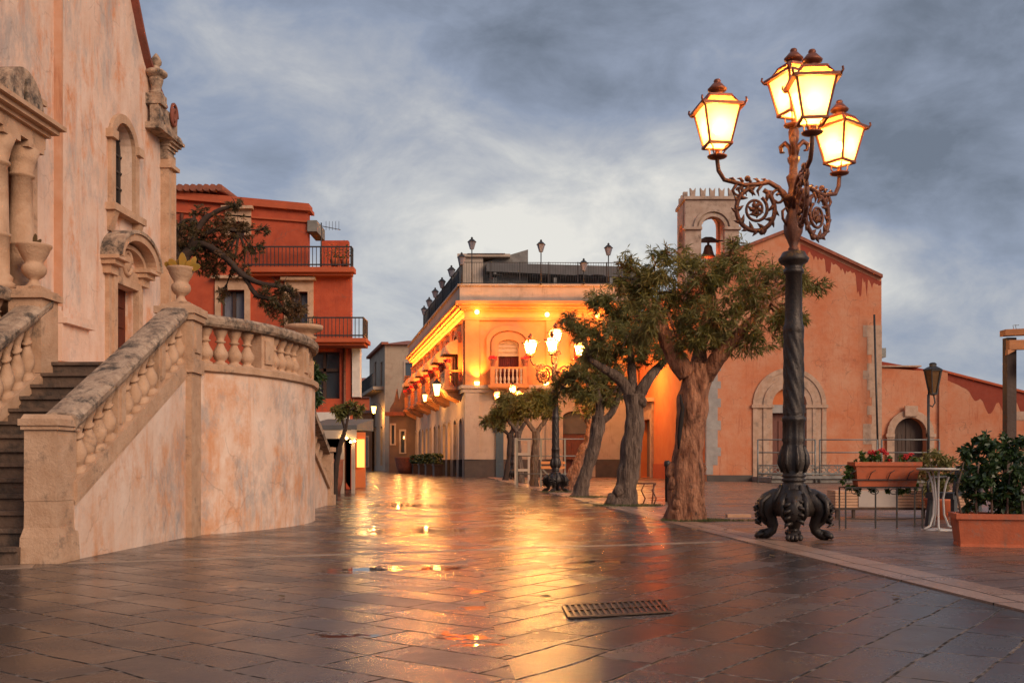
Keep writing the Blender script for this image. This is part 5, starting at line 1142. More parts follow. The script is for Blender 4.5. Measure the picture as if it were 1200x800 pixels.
# long wall: from the annex corner, towards the right and slightly nearer
LW = Pl(xr, EY+.6, 1, -.15)
le = LW.hit(1330,500)[0]
ztop = lambda x, y: LW.hit(x, y)[1]
lwall = empty('sloping_wall', LW.P(0,0), 'long orange wall with a falling top edge and dark damp along it', 'wall')
tp_ = [(LW.hit(x, y)) for x, y in ((1200,460),(1100,434))]
slp = (tp_[0][1]-tp_[1][1])/(tp_[0][0]-tp_[1][0]); z_e = tp_[1][1]+slp*le
MB().plate(LW, [(0,0),(le,0),(le,z_e),(0,tp_[1][1])], [], -.5, 0).build('wall_face', M['orange'], lwall)
MB().plate(LW, [(-.1,tp_[1][1]),(le,z_e),(le,z_e+.1),(-.1,tp_[1][1]+.1)], [], -.6, .1).build('coping', M['redtrim'], lwall)
b = MB(); pts = []
for i in range(71):
    t = i/70; u = .3+t*(le-.3); zt = tp_[1][1]+slp*u-.003; drop = .3+1.5*min(1, t*3)*(.5+.9*noise.noise(Vector((u*.8, 2, 0)))+.5*noise.noise(Vector((u*3.1, 7, 0)))); pts.append((u, zt, zt-max(.08, drop)))
b.plate(LW, [(u, z) for u, z, _ in pts]+[(u, z) for u, _, z in reversed(pts)], [], .001, .004); b.build('damp_stain', M['damp'], lwall)
b = MB(); q = LW.hit(1176,482); q2 = LW.hit(1200,492); b.pbox(LW, q[0], q2[0]+.3, q2[1], q[1], .0, .02); b.build('bare_stone_patch', M['quoin'], lwall)
b = MB(); q = LW.hit(1183,515); b.pbox(LW, 0, .35, 0, tp_[1][1]-.05, 0, .10); b.build('buttress', M['orange'], lwall)
# platform and railings before the church
pz_ = .35
b = MB(); x0_, x1_ = ep(886,0)[0]-.2, XP.hit(1115,0)[0]; b.box(x0_, x1_, EY-3.3, EY-.06, .02, .22); b.box(x0_, x1_, EY-3.4, EY-3.3, .18, .30); tag(b.build('church_platform', M['grey'], base=((x0_+x1_)/2, EY-2, 0)), 'low concrete platform in front of the orange church portal', 'platform')
RP = Pl(0, EY-3.35, 1, 0)
fe = empty('church_railing', (RP.hit(960,0)[0], EY-3.35, 0), 'galvanised steel railing on the platform before the orange church', 'railing')
rx0, rx1 = RP.hit(888,0)[0], RP.hit(1106,0)[0]; zt = RP.hit(0,515)[1]; zm = RP.hit(0,530)[1]; zl_ = RP.hit(0,545)[1]; zb_ = .32
def pipe(b, p, q, r=.028): b.tube([p, q], r, 6)
seg = 3; sw = (rx1-rx0)/seg
for i in range(seg):
    b = MB(); u0_, u1_ = rx0+i*sw, rx0+(i+1)*sw-.18
    for z in (zt, zm, zl_): pipe(b, RP.P(u0_,z), RP.P(u1_,z))
    for u in (u0_, u1_): pipe(b, RP.P(u,.02), RP.P(u,zt), .035)
    b.build('rail_section', M['galv'], fe)
b = MB(); u0_, u1_ = rx0, RP.hit(985,0)[0]; pipe(b, RP.P(u0_,zb_+.05), RP.P(u1_,zb_+.05), .04)
u = u0_
while u < u1_:
    for t in range(2): b.tube([RP.P(u+.22+(.2*math.cos(a)), (zb_+zl_)/2+.2*math.sin(a)*(1 if t else .6)) for a in [k*.63 for k in range(11)]], .016, 4)
    b.bar(RP.P(u, zb_+.05), RP.P(u+.44, zl_), .02); b.bar(RP.P(u+.44, zb_+.05), RP.P(u, zl_), .02); b.bar(RP.P(u, zb_), RP.P(u, zl_), .03); u += .46
b.build('ornate_panel', M['galv'], fe)
# ================================================================== STREET LAMPS (ornate, four lanterns)
def ribbon(b, fn, n, r, k=6): b.tube([fn(i/(n-1)) for i in range(n)], r, k)
def make_lantern(parent, c, rz, s=1.0, W=30):
    """tapered square lantern, its holder cup at c"""
    c = Vector(c)
    b = MB(); b.lathe([(.001,0),(.02,0),(.10,.02),(.11,.035),(.03,.05),(.022,.09),(.03,.10),(.001,.11)], c, 12)
    for i in range(4):
        a = rz+math.pi/4+i*math.pi/2; d = Vector((math.cos(a), math.sin(a), 0))
        b.tube([c+Vector((0,0,.06)), c+d*.06*s+Vector((0,0,.04)), c+d*.09*s+Vector((0,0,.07)), c+d*.095*s+Vector((0,0,.12)), c+d*.15*s+Vector((0,0,.15))], .008, 5)
    h0, h1 = .15*s, .54*s; w0, w1 = .115*s, .195*s
    def cor(w, z, k): a = rz+math.pi/4+k*math.pi/2; return c+Vector((w*1.414*math.cos(a), w*1.414*math.sin(a), z))
    for k in range(4):
        b.bar(cor(w0,h0,k), cor(w1,h1,k), .022)
        b.bar(cor(w0+.008,h0,k), cor(w0+.008,h0,k+1), .03, .025); b.bar(cor(w1+.025,h1,k), cor(w1+.025,h1,k+1), .045, .03)
        b.bar(cor(w1,h1,k), cor(w1*.62,h1+.12*s,k), .02); b.bar(cor(w1*.62,h1+.12*s,k), cor(w1*.62,h1+.12*s,k+1), .03, .025)
        b.tube([cor(w1+.03,h1-.01,k), cor(w1+.05,h1+.03,k), cor(w1+.045,h1+.06,k)], .012, 5)
    body = b.build('lantern', M['copper'], parent)
    b = MB()
    for k in range(4): b.add([cor(w0-.004,h0+.01,k), cor(w0-.004,h0+.01,k+1), cor(w1-.006,h1-.01,k+1), cor(w1-.006,h1-.01,k)], [(0,1,2,3)])
    b.add([cor(w0-.01,h0+.004,k) for k in range(4)], [(0,1,2,3)])
    b.build('glass', M['lglass'], body, fix=False)
    b = MB()
    for k in range(4): b.add([cor(w1,h1+.015,k), cor(w1,h1+.015,k+1), cor(w1*.62,h1+.115*s,k+1), cor(w1*.62,h1+.115*s,k)], [(0,1,2,3)])
    b.build('roof_glass', M['roofglass'], body, fix=False)
    b = MB(); t = c+Vector((0,0,h1+.125*s)); b.add([cor(w1*.62,h1+.13*s,k) for k in range(4)], [(0,1,2,3)])
    b.lathe([(.001,0),(.10*s,.0),(.08*s,.02),(.06*s,.03),(.05*s,.05),(.07*s,.06),(.10*s,.08),(.105*s,.095),(.08*s,.12),(.05*s,.155),(.03*s,.165),(.04*s,.18),(.03*s,.2),(.001,.21)], t, 14); b.build('lantern_cap', M['copper'], body)
    b = MB(); b.ball(c+Vector((0,0,.33*s)), (.04*s,.04*s,.06*s), 10); b.build('bulb', M['bulb'], body)
    point(body, c+Vector((0,0,.34*s)), W, (1, .55, .17), .06)
M['roofglass'] = (lambda: (lambda m: m)(mat('amber_roof_glass', (.75,.33,.10), (.5,.2,.06), 20, .4, trans=.75)))()
def make_lamp(loc, label, W, arms=(R(186), R(-94), R(38)), ls=1.0):
    e_ = empty('street_lamp', loc, label, 'street lamp', 'ornate street lamps with four lanterns'); c = Vector(loc)
    def V(r, a, z): return c+Vector((r*math.cos(a), r*math.sin(a), z))
    # shaft
    def twist(th, r, z):
        if 1.35 < z < 2.28: return r*(1+.17*abs(math.sin(4*th+z*15)))
        if .72 < z < 1.30: return r*(1+.09*math.cos(8*th))
        if 2.42 < z < 2.9: return r*(1+.03*math.cos(10*th))
        return r
    prof = [(.001,.30),(.22,.26),(.26,.34),(.235,.44),(.175,.54),(.14,.60),(.125,.63),(.15,.64),(.15,.665),(.125,.675),(.15,.69),(.15,.71),(.13,.72),(.145,.76),(.175,.84),(.165,.93),(.13,1.02),(.125,1.06),(.14,1.09),(.13,1.12),(.13,1.28),(.15,1.30),(.15,1.335),(.125,1.35)]
    prof = [(r*(.86 if z > .6 else .95), z) for r, z in prof]; prof += [(.100-.005*i/30, 1.36+i*.9/30) for i in range(31)]
    prof += [(.112,2.28),(.112,2.33),(.10,2.35),(.092,2.42),(.088,2.9),(.108,2.91),(.108,2.95),(.09,2.96),(.10,3.0),(.15,3.03),(.165,3.07),(.14,3.10),(.12,3.14),(.06,3.16),(.001,3.16)]
    b = MB(); b.lathe(prof, c, 40, twist)
    for i in range(8):          # raised leaves on the lower drum
        a = i*math.pi/4; b.tube([V(.12,a,.74), V(.155,a,.84), V(.15,a,.92), V(.125,a,1.0), V(.13,a,1.03)], [.02,.028,.024,.014,.006], 5)
        b.tube([V(.235,a+.2,.36), V(.225,a+.2,.45), V(.17,a+.2,.54), V(.145,a+.2,.60)], [.03,.034,.024,.01], 5)
    b.build('shaft', M['iron'], e_)
    # lion paw legs
    for i, a in enumerate((R(-105), R(-15), R(75), R(165))):
        b = MB(); b.tube([V(.10,a,.46), V(.18,a,.44), V(.25,a,.40), V(.29,a,.34), V(.29,a,.27), V(.25,a,.21), V(.22,a,.15), V(.23,a,.10), V(.27,a,.07), V(.32,a,.055), V(.36,a,.05), V(.38,a,.04)], [.11,.125,.13,.122,.10,.08,.062,.052,.055,.06,.054,.03], 12)
        for t in (-.16, -.055, .055, .16): b.tube([V(.30,a+t*.5,.07), V(.345,a+t*.8,.065), V(.39,a+t,.05), V(.41,a+t,.025)], [.03,.034,.033,.016], 6)
        for k_ in range(9):
            z_ = .46-.035*k_; r_ = .30+.09*math.sin(min(1,k_/5)*2.2); s_ = .22*(1 if k_ % 2 else -1); b.tube([V(r_-.02,a+s_*.3,z_+.02), V(r_+.035,a+s_,z_), V(r_-.02,a+s_*1.3,z_-.04)], [.024,.020,.003], 5)
        for t in (-.35, 0, .35): b.tube([V(.26,a+t,.50), V(.36,a+t,.42), V(.37,a+t,.30), V(.30,a+t*.8,.2)], [.03,.035,.03,.012], 5)
        b.build('lion_paw_foot', M['iron'], e_)
    # figure vase and spindle
    b = MB(); b.lathe([(.001,3.14),(.05,3.14),(.055,3.18),(.04,3.2),(.06,3.26),(.095,3.36),(.10,3.44),(.085,3.54),(.06,3.6),(.055,3.66),(.09,3.69),(.12,3.72),(.12,3.75),(.06,3.77),(.05,3.85),(.07,3.93),(.075,3.97),(.045,4.0),(.04,4.1),(.06,4.14),(.065,4.18),(.035,4.2),(.03,4.3),(.05,4.36),(.055,4.46),(.03,4.52),(.001,4.53)], c, 16, lambda th, r, z: r*(1+.10*math.cos(5*th+z*9)))
    for a in (R(200), R(320), R(80)): b.tube([V(.08,a,3.42), V(.14,a,3.5), V(.145,a,3.58), V(.10,a,3.62), V(.06,a,3.56)], .016, 6)
    b.build('vase_figure', M['rusty'], e_)
    # arms with scroll brackets
    for a in arms:
        b = MB(); pth = [(.05,3.62),(.10,3.74),(.17,3.84),(.28,3.90),(.42,3.87),(.56,3.86),(.68,3.89),(.78,3.96),(.845,4.06),(.86,4.17),(.86,4.20)]
        b.tube([V(r,a,z) for r, z in [(r_, z_-(.05 if z_ > 3.95 else 0)) for r_, z_ in pth]], [.035,.034,.03,.028,.026,.025,.024,.024,.024,.022,.022], 8)
        # big ring scroll hanging below
        cx, cz = .43, 3.60
        b.tube([V(cx+.215*math.cos(t),a,cz+.235*math.sin(t)) for t in [R(115)+R(330)*i/30 for i in range(31)]], [.026]*31, 7)
        b.tube([V(cx+.14*(1-.6*i/30)*math.cos(R(120)+R(560)*i/30),a,cz+.15*(1-.6*i/30)*math.sin(R(120)+R(560)*i/30)) for i in range(31)], [.02-.008*i/30 for i in range(31)], 6)
        # small scrolls near the hub and at the arm
        b.tube([V(.17+.10*(1-.7*i/24)*math.cos(R(200)-R(520)*i/24),a,3.74+.10*(1-.7*i/24)*math.sin(R(200)-R(520)*i/24)) for i in range(25)], .016, 6)
        b.tube([V(.62+.07*(1-.7*i/20)*math.cos(R(90)-R(450)*i/20),a,3.80+.07*(1-.7*i/20)*math.sin(R(90)-R(450)*i/20)) for i in range(21)], .013, 6)
        # leaves: pointed blobs on ring
        for k in range(12):
            t = R(125)+R(310)*k/11; q = V(cx+.215*math.cos(t),a,cz+.235*math.sin(t)); o = V(cx+.275*math.cos(t+.2),a,cz+.295*math.sin(t+.2)); b.tube([q, q.lerp(o,.5), o], [.022,.018,.003], 5)
        for k in range(5): r_ = .30+k*.09; b.tube([V(r_,a,3.89), V(r_+.03,a,3.93), V(r_+.07,a,3.93)], [.02,.016,.003], 5)
        for k in range(9):
            t = R(130)+R(300)*k/8; q = V(cx+.215*math.cos(t),a,cz+.235*math.sin(t)); o = V(cx+.14*math.cos(t+.35),a,cz+.15*math.sin(t+.35)); b.tube([q, q.lerp(o,.5), o], [.028,.022,.004], 5)
        for k in range(5): r_ = .36+k*.07; b.tube([V(r_,a,3.87), V(r_+.05,a,3.80), V(r_+.03,a,3.74)], [.02,.018,.003], 5)
        for r_, z_ in ((.52,3.93),(.08,3.70),(.36,3.355)): b.ball(V(r_,a,z_), .035, 8)
        for k in range(6): t = R(60)*k; b.tube([V(cx,a,cz), V(cx+.05*math.cos(t),a+.06*math.sin(t)*.5,cz+.06*math.sin(t)), V(cx+.10*math.cos(t+.4),a,cz+.10*math.sin(t+.4))], [.03,.026,.003], 5)
        b.build('scroll_arm', M['rusty'], e_)
        make_lantern(e_, V(.86,a,4.13), a, ls, W)
    # fleur ornament and centre lantern
    b = MB()
    for a in (R(10), R(130), R(250)):
        b.tube([V(.03,a,4.18), V(.05,a,4.30), V(.11,a,4.36), V(.165,a,4.33), V(.16,a,4.27), V(.12,a,4.26)], [.02,.026,.028,.026,.018,.01], 6)
    b.build('fleur_ornament', M['rusty'], e_)
    make_lantern(e_, V(0,0,4.50), R(20), ls, W)
    return e_
l1 = gp(930,632); l1.z = 0
make_lamp(l1, 'tall ornate cast iron street lamp with four lit lanterns in the right foreground', 62)
l2 = at(651,578,28); l2.z = 0
q = make_lamp(l2, 'ornate street lamp with lit lanterns standing by the leaning tree in mid street', 420, (R(205), R(-100), R(20)), .8); q.scale = (.92,)*3
l3 = at(601,560,49); l3.z = 0
q = make_lamp(l3, 'farthest ornate street lamp with lanterns glowing just above the small tree crowns', 150, (R(190), R(-70), R(60)), .8); q.scale = (.93,)*3

# ================================================================== TREES
def leaves(b, pts_r, n, ln, wd, droop=.5, flat=1.0, nclump=None):
    """leaf blades grouped in twig clumps through ellipsoid lobes"""
    tot = sum(r**2 for _, r in pts_r)
    V_ = []; F_ = []
    for c, r in pts_r:
        nc = max(3, int(n*(r*r/tot)/26))
        for _ in range(nc):
            d = Vector((random.gauss(0,1), random.gauss(0,1), random.gauss(0,1))).normalized(); rr = r*(random.random()**.42)*random.uniform(.85,1.28)
            tip = c+Vector((d.x*rr, d.y*rr, d.z*rr*flat))
            ax = (d+Vector((random.gauss(0,.4), random.gauss(0,.4), random.gauss(0,.4)+.15))).normalized(); L_ = random.uniform(.7,1.3)*ln*2.0
            for k in range(26):
                t = random.random(); p = tip-ax*L_*(1-t)*.6
                q = (ax*random.uniform(.2,1)+Vector((random.gauss(0,.75), random.gauss(0,.75), random.gauss(0,.6)-droop*random.random()))).normalized()
                l_ = ln*random.uniform(.6,1.25); w_ = wd*random.uniform(.7,1.2)
                s = q.cross(Vector((random.gauss(0,1), random.gauss(0,1), random.gauss(0,1)))).normalized()*w_/2; m_ = p+q*l_*.5+Vector((0,0,-.04*l_)); e = p+q*l_+Vector((0,0,-.18*l_))
                k0 = len(V_); V_.extend((p, m_-s, e, m_+s)); F_.append((k0, k0+1, k0+2, k0+3))
    b.add(V_, F_)
def trunk_mesh(b, path, rad, n=20, gn=.12, freq=2.2, seed=0, sub=9):
    """tapered, knobbly trunk along a path"""
    P_ = [Vector(p) for p in path]; pts = []; rs = []
    for i in range(len(P_)-1):
        a, b_, c, d = P_[max(i-1,0)], P_[i], P_[i+1], P_[min(i+2, len(P_)-1)]
        for k in range(sub):
            t = k/sub; pts.append(.5*((2*b_)+(c-a)*t+(2*a-5*b_+4*c-d)*t*t+(3*b_-a-3*c+d)*t**3)); rs.append(rad[i]+(rad[i+1]-rad[i])*t)
    pts.append(P_[-1]); rs.append(rad[-1]); vs = []; ref = Vector((1,0,0))
    for i, p in enumerate(pts):
        t = (pts[min(i+1,len(pts)-1)]-pts[max(i-1,0)]).normalized()
        if abs(t.dot(ref)) > .95: ref = Vector((0,1,0))
        a = (ref-t*ref.dot(t)).normalized(); ref = a; bb_ = t.cross(a)
        for k in range(n):
            th = 2*math.pi*k/n; d = a*math.cos(th)+bb_*math.sin(th); q = p+d*rs[i]
            nn = noise.noise(q*freq/max(.05, rs[0])*.22+Vector((seed,0,0)))+.55*noise.noise(q*freq/max(.05, rs[0])*.6+Vector((0,seed,0)))+.5*noise.noise(Vector((q.x,q.y,q.z*.45))*freq/max(.05, rs[0])*1.5)+.5*abs(math.sin(th*2.5+seed+i*.12))-.25
            vs.append(p+d*rs[i]*(1+gn*2.2*nn))
    m = len(pts); fs = [(i*n+k, i*n+(k+1) % n, (i+1)*n+(k+1) % n, (i+1)*n+k) for i in range(m-1) for k in range(n)]
    fs += [tuple(range(n)), tuple(range((m-1)*n, m*n))]
    b.add(vs, fs, True)
def tree(name, lb, Y, trunk, limbs, lobes, nleaf, ln, wd, bark, leafm, gn=.12, group='trees in the row beside the street', flat=.85, zoff=0, droop=.5, burls=(), crack=None):
    base = at(trunk[0][0][0], trunk[0][0][1], Y); base.z = 0
    e_ = empty(name, base, lb, 'tree', group)
    def pp(x, y, dy=0): v = at(x, y, Y+dy); return v
    b = MB(); pts = [pp(*p[:2], *(p[3:4] or (0,))) for p, in [(q,) for q in [(a[0], a[1], 0, 0) for a, r in trunk]]]
    pts = [pp(a[0], a[1], a[2] if len(a) > 2 else 0) for a, r in trunk]; pts[0].z = -.05
    trunk_mesh(b, pts, [.78*r*Y/F for a, r in trunk], 44, gn, seed=hash(lb) % 7 if False else len(lb) % 7)
    for bx_, by_, bz_, br_ in burls:
        cc = pp(bx_, by_, bz_); k0 = len(b.v); rr = br_*Y/F; b.ball(cc, (rr, rr, rr*1.25), 14)
        for q in range(k0, len(b.v)):
            v = Vector(b.v[q]); d = v-cc; b.v[q] = tuple(cc+d*(1+.45*noise.noise(v*7)+.3*noise.noise(v*17)))
    b.build('trunk', M[bark], e_)
    if crack: c_ = MB(); c_.tube([pp(x, y, -r*Y/F) for x, y, r in crack], [.012,.03,.035,.03,.012], 8); c_.build('trunk_crack', M['matteblack'], e_)
    for lm in limbs:
        b = MB(); trunk_mesh(b, [pp(a[0], a[1], a[2] if len(a) > 2 else 0) for a, r in lm], [.70*r*Y/F for a, r in lm], 12, gn*.8, seed=len(lm)); b.build('limb', M[bark], e_)
    b = MB()
    L_ = [(pp(x, y, dy), r*Y/F) for x, y, dy, r in lobes]
    leaves(b, L_, nleaf, ln, wd, droop, flat)
    tw = MB()
    ends = [pp(lm[-1][0][0], lm[-1][0][1], lm[-1][0][2] if len(lm[-1][0]) > 2 else 0) for lm in limbs]
    for c_, r_ in L_:
        s_ = min(ends, key=lambda e: (e-c_).length)
        mid = s_.lerp(c_, .5)+Vector((random.uniform(-.1,.1), random.uniform(-.1,.1), .05)); tw.tube([s_, mid, c_], [.035, .022, .01], 5)
        for k in range(5):
            d = Vector((random.gauss(0,1), random.gauss(0,1), random.gauss(0,1))).normalized()*r_*.85; tw.tube([c_.lerp(mid, .3), c_+d*.5+Vector((0,0,.03)), c_+d], [.014,.009,.004], 4)
    tw.build('twigs', M[bark], e_); b.build('crown', M[leafm], e_, fix=False)
    return e_
random.seed(11)
T1 = tree('gnarled_tree', 'nearest tree with a thick gnarled reddish trunk beside the big street lamp', 14.2,
 [((803,612),33),((803,592),26),((803,560),25),((806,530),23),((809,500),20),((812,470),22),((816,445),23),((820,427),22)],
 [[((806,440),18),((790,415),15),((778,392),11),((770,365,.2),7),((760,345,.3),5)],
  [((826,440),16),((842,418,-.2),13),((862,396,-.3),10),((882,375,-.4),7),((900,352,-.4),5)],
  [((818,430),14),((822,400,.3),10),((828,370,.4),7),((835,340,.4),5)]],
 [(770,322,0,30),(745,340,.2,26),(762,372,-.3,28),(800,305,.2,24),(795,345,.3,32),(830,325,0,32),(835,375,-.4,34),(865,310,.1,28),(880,345,-.4,34),(905,322,.2,30),(935,330,-.2,26),(955,335,.1,16),(915,370,-.3,30),(880,398,-.4,26),(938,372,0,18),(845,395,.5,26),(735,312,0,18),(728,330,0,14),(800,380,.6,26),(925,395,.1,16),(860,285,0,13),(775,297,0,15),(795,402,-.1,20),(820,398,-.3,20),(845,404,.1,18),(752,392,0,16)],
 21000, .13, .017, 'barkred', 'leaf', .10, crack=[(797,462,15),(800,478,17),(798,495,17),(796,512,17),(795,526,16)], burls=[(790,568,-.10,8),(788,550,-.05,7),(818,562,-.1,7),(794,588,-.14,7),(816,590,-.12,8),(822,548,-.04,6),(799,520,-.12,5)])
T2 = tree('gnarled_tree', 'second tree from the front with a grey fissured trunk and rounded crown', 19.3,
 [((728,594),27),((733,570),17),((738,540),16),((742,510),15),((744,485),14),((743,462),17)],
 [[((741,468),11),((728,446),9),((708,432,-.2),7),((690,420,-.3),4)],
  [((745,468),11),((760,444),9),((776,426,.2),6),((790,410,.2),4)],[((742,462),9),((740,430,.3),7),((738,400,.4),4)]],
 [(700,400,-.3,26),(680,385,0,22),(668,372,.2,14),(720,370,.2,30),(745,350,0,26),(705,352,.3,22),(735,395,-.3,30),(765,380,.2,28),(775,408,0,20),(718,418,.2,20),(748,418,.4,18),(755,325,.2,16),(690,415,0,14)],
 15000, .14, .020, 'bark', 'leaf', .11, burls=[(716,588,-.15,7),(738,588,-.15,7),(726,575,-.18,6),(752,470,-.08,6)])
T3 = tree('leaning_tree', 'slender grey tree leaning to the right just behind the middle street lamp', 23.9,
 [((679,583),14),((685,560),9),((692,535),9),((699,510),9),((702,488),10)],
 [[((702,492),8),((702,470),6),((696,450,-.2),4),((680,440,-.2),3)],[((702,496),6),((716,484),6),((726,462),4),((728,445),3)],[((702,480),4),((708,455,.3),4),((712,440,.3),3)]],
 [(678,436,-.2,20),(695,425,.1,22),(700,450,0,22),(718,438,.2,20),(722,458,.1,15),(672,455,0,15),(690,462,-.3,15),(664,440,.1,12),(712,470,0,11),(655,450,.3,13),(650,468,.3,10)],
 9000, .15, .023, 'bark', 'leaf', .12)
T4 = tree('leaning_tree', 'hollow orange brown leaning trunk with pale stripes behind the middle street lamp', 30,
 [((662,576),10),((672,555),9),((684,530),8),((692,512),8),((698,492),7)],
 [[((697,495),5),((702,478),4),((700,465),3)],[((694,505),4),((684,488),3),((678,476),2)]],
 [(700,468,0,15),(683,470,.2,13),(690,480,0,10)],
 1800, .22, .036, 'barkred', 'leaf', .2)
T5 = tree('street_tree', 'small tree with a straight pale trunk left of the middle street lamp', 34,
 [((626,571),6.5),((626,545),5.5),((628,520),5.5),((628,505),6)],
 [[((628,508),4.5),((618,494),3.5),((610,485),2.5)],[((628,508),4.5),((638,494),3.5),((644,484),2.5)]],
 [(618,478,0,17),(636,474,.1,17),(627,466,0,15),(605,482,.2,13),(646,484,0,12),(610,468,0,12),(640,464,.2,12)],
 6500, .20, .036, 'bark', 'leaf', .12)
T6 = tree('street_tree', 'small tree with two joined stems in the middle of the far row', 39,
 [((611,567),5.5),((609,545),4.5),((607,520),4),((607,505),5)],
 [[((607,508),4),((598,495),3),((590,487),2)],[((608,508),4),((616,494),3),((620,486),2)],[((606,508),3),((606,494,.2),2.5),((605,484,.2),2)]],
 [(598,478,0,15),(585,484,.1,12),(609,472,0,14),(592,468,.1,12),(577,490,0,9)],
 4500, .22, .040, 'bark', 'leaf', .12)
T7 = tree('street_tree', 'farthest small street tree beside the corner building, its trunk leaning left', 45,
 [((592,564),4.5),((595,545),3.5),((597,525),3.5),((597,508),4)],
 [[((597,510),3),((586,500),2.5),((578,494),2)],[((597,510),3),((604,498),2.5),((608,490),2)]],
 [(580,488,0,13),(592,482,.1,13),(571,492,0,9),(602,492,0,10),(586,500,0,9)],
 3400, .24, .045, 'barkdark', 'leaf', .12)
TL = tree('courtyard_tree', 'twisted dark tree with sparse brownish leaves behind the left staircase', 21,
 [((214,640),11),((214,500),10),((212,420),9),((208,390),9),((200,350),8),((205,318),8),((222,292),7)],
 [[((222,292),6),((236,262),5),((250,250),4),((264,244),3),((274,242),2)],[((214,310),6),((232,286),5.5),((262,300,-.2),5),((284,322,-.2),4.5),((306,332,-.3),4),((330,336,-.3),3),((350,345,-.3),2)],
  [((285,320,-.2),4),((300,345,-.2),3.5),((322,352,-.3),3),((340,372,-.3),2)],[((208,300),5),((206,280),4),((212,262),3),((228,256),2)],[((238,275),4),((260,268),3),((280,272),2)]],
 [(276,240,0,12),(225,270,0,23),(240,280,.2,25),(215,285,.2,21),(262,262,0,20),(255,290,.3,23),(280,268,.1,18),(230,300,.2,20),(268,302,0,21),(295,290,.2,15),(310,270,0,10),(285,318,.1,15),(330,340,-.3,21),(345,358,-.3,21),(322,358,-.2,18),(340,375,-.3,15),(308,348,0,14),(250,318,.3,14),(262,345,.3,12),(242,312,.2,12),(235,250,.2,12)],
 17000, .09, .020, 'barkdark', 'leafo', .16, group=None)
b = MB(); L_ = [(at(x, y, 19.5), r*19.5/F) for x, y, r in ((371,440,9),(368,455,8),(372,466,7),(366,430,7))]
leaves(b, L_, 900, .13, .04); c = at(368,470,19.5); e_ = empty('laurel_shrub', (c.x,c.y,0), 'leafy green shrub peeping out behind the curved terrace wall', 'shrub'); b.build('foliage', M['leafd'], e_, fix=False)
b = MB(); trunk_mesh(b, [(c.x,c.y,0),(c.x-.03,c.y,1),(c.x+.02,c.y,2.0)], [.05,.04,.03], 8); b.build('stem', M['barkdark'], e_)
tree('cafe_tree', 'small thin tree leaning right in front of the lit cafe', 24, [((392,580),4.5),((394,550),4),((398,525),3.5),((405,502),3)],
 [[((405,504),2.5),((400,490),2),((394,484),1.5)],[((405,504),2.5),((408,488),2),((412,480),1.5)]],
 [(396,480,0,9),(408,476,.1,10),(402,484,0,8),(416,480,.1,7),(424,478,.1,5)], 1100, .15, .04, 'barkdark', 'leaf', .12, group=None)
# ================================================================== RIGHT SIDE: CAFE THINGS
random.seed(5)
# old unlit lantern post
Yp = 24.0; pc_ = at(1088,541,Yp); e_ = empty('lantern_post', (pc_.x, Yp, 0), 'unlit dark lantern on a thin post in front of the arched annex door', 'street lamp')
zt = at(0,462,Yp).z; hh = at(0,434,Yp).z-zt; b = MB(); b.tube([(pc_.x,Yp,0),(pc_.x,Yp,.5)], [.07,.05], 10); b.tube([(pc_.x,Yp,.5),(pc_.x,Yp,zt)], .035, 8)
b.tube([(pc_.x,Yp,zt-.25),(pc_.x+.1,Yp,zt-.3),(pc_.x+.16,Yp,zt-.2),(pc_.x+.13,Yp,zt-.02)], .018, 6); b.tube([(pc_.x,Yp,zt-.05),(pc_.x+.02,Yp,zt+hh)], .02, 6)
b.build('post', M['black'], e_)
c = Vector((pc_.x+.11, Yp, zt)); b = MB()
hh = at(0,434,Yp).z-zt
for k in range(6):
    a = k*math.pi/3; q0 = c+Vector((.10*math.cos(a), .10*math.sin(a), .02)); q1 = c+Vector((.22*math.cos(a), .22*math.sin(a), hh)); a2 = a+math.pi/3
    b.bar(q0, q1, .02); b.bar(q1, c+Vector((.22*math.cos(a2), .22*math.sin(a2), hh)), .03); b.bar(q0, c+Vector((.10*math.cos(a2), .10*math.sin(a2), .02)), .025)
b.lathe([(.001,-.03),(.11,0),(.11,.02),(.001,.03)], c, 6, smooth=False)
b.lathe([(.24,0),(.25,.02),(.16,.07),(.09,.10),(.09,.15),(.10,.16),(.06,.19),(.001,.2)], c+Vector((0,0,hh)), 6, smooth=False); lf = b.build('lantern_frame', M['black'], e_)
b = MB(); b.lathe([(.09,.03),(.205,hh-.01)], c, 6, smooth=False); b.build('lantern_glass', mat('old_amber_glass', (.30,.15,.05), (.2,.1,.04), 12, .15, trans=.4), lf)

# pergola
Yg_ = 11.6
px0 = at(1183,541,Yg_).x; e_ = empty('pergola', (px0, Yg_, 0), 'pergola corner with a dark post, orange pine beams and a hanging cloth blind', 'pergola')
pw = .055
b = MB(); b.box(px0-pw, px0+pw, Yg_-pw, Yg_+pw, 0, at(0,396,Yg_).z); b.build('post', M['darkwood'], e_)
def pbeam(name, xa, yd, y0, y1, w_, sk):
    """beam running to the right and slightly towards the viewer"""
    x0 = at(xa,541,Yg_).x; x1 = px0+2.6; b = MB(); a0, a1 = Yg_+yd, Yg_+yd-sk; zl, zh = at(0,y0,Yg_).z, at(0,y1,Yg_).z
    b.hexa([(x0,a0-w_,zl),(x1,a1-w_,zl),(x1,a1,zl),(x0,a0,zl),(x0,a0-w_,zh),(x1,a1-w_,zh),(x1,a1,zh),(x0,a0,zh)]); return b.build(name, M['beam'], e_)
pbeam('front_beam', 1176, -.06, 411, 400, .08, .5)
pbeam('top_beam', 1174, .05, 394, 387, .14, 1.1)
b = MB(); b.prism([(px0-.09,Yg_-.14,at(0,411,Yg_).z),(px0-.09,Yg_-.14,at(0,417,Yg_).z),(px0+.0,Yg_-.14,at(0,412,Yg_).z)], (0,.06,0)); b.build('brace', M['beam'], e_)
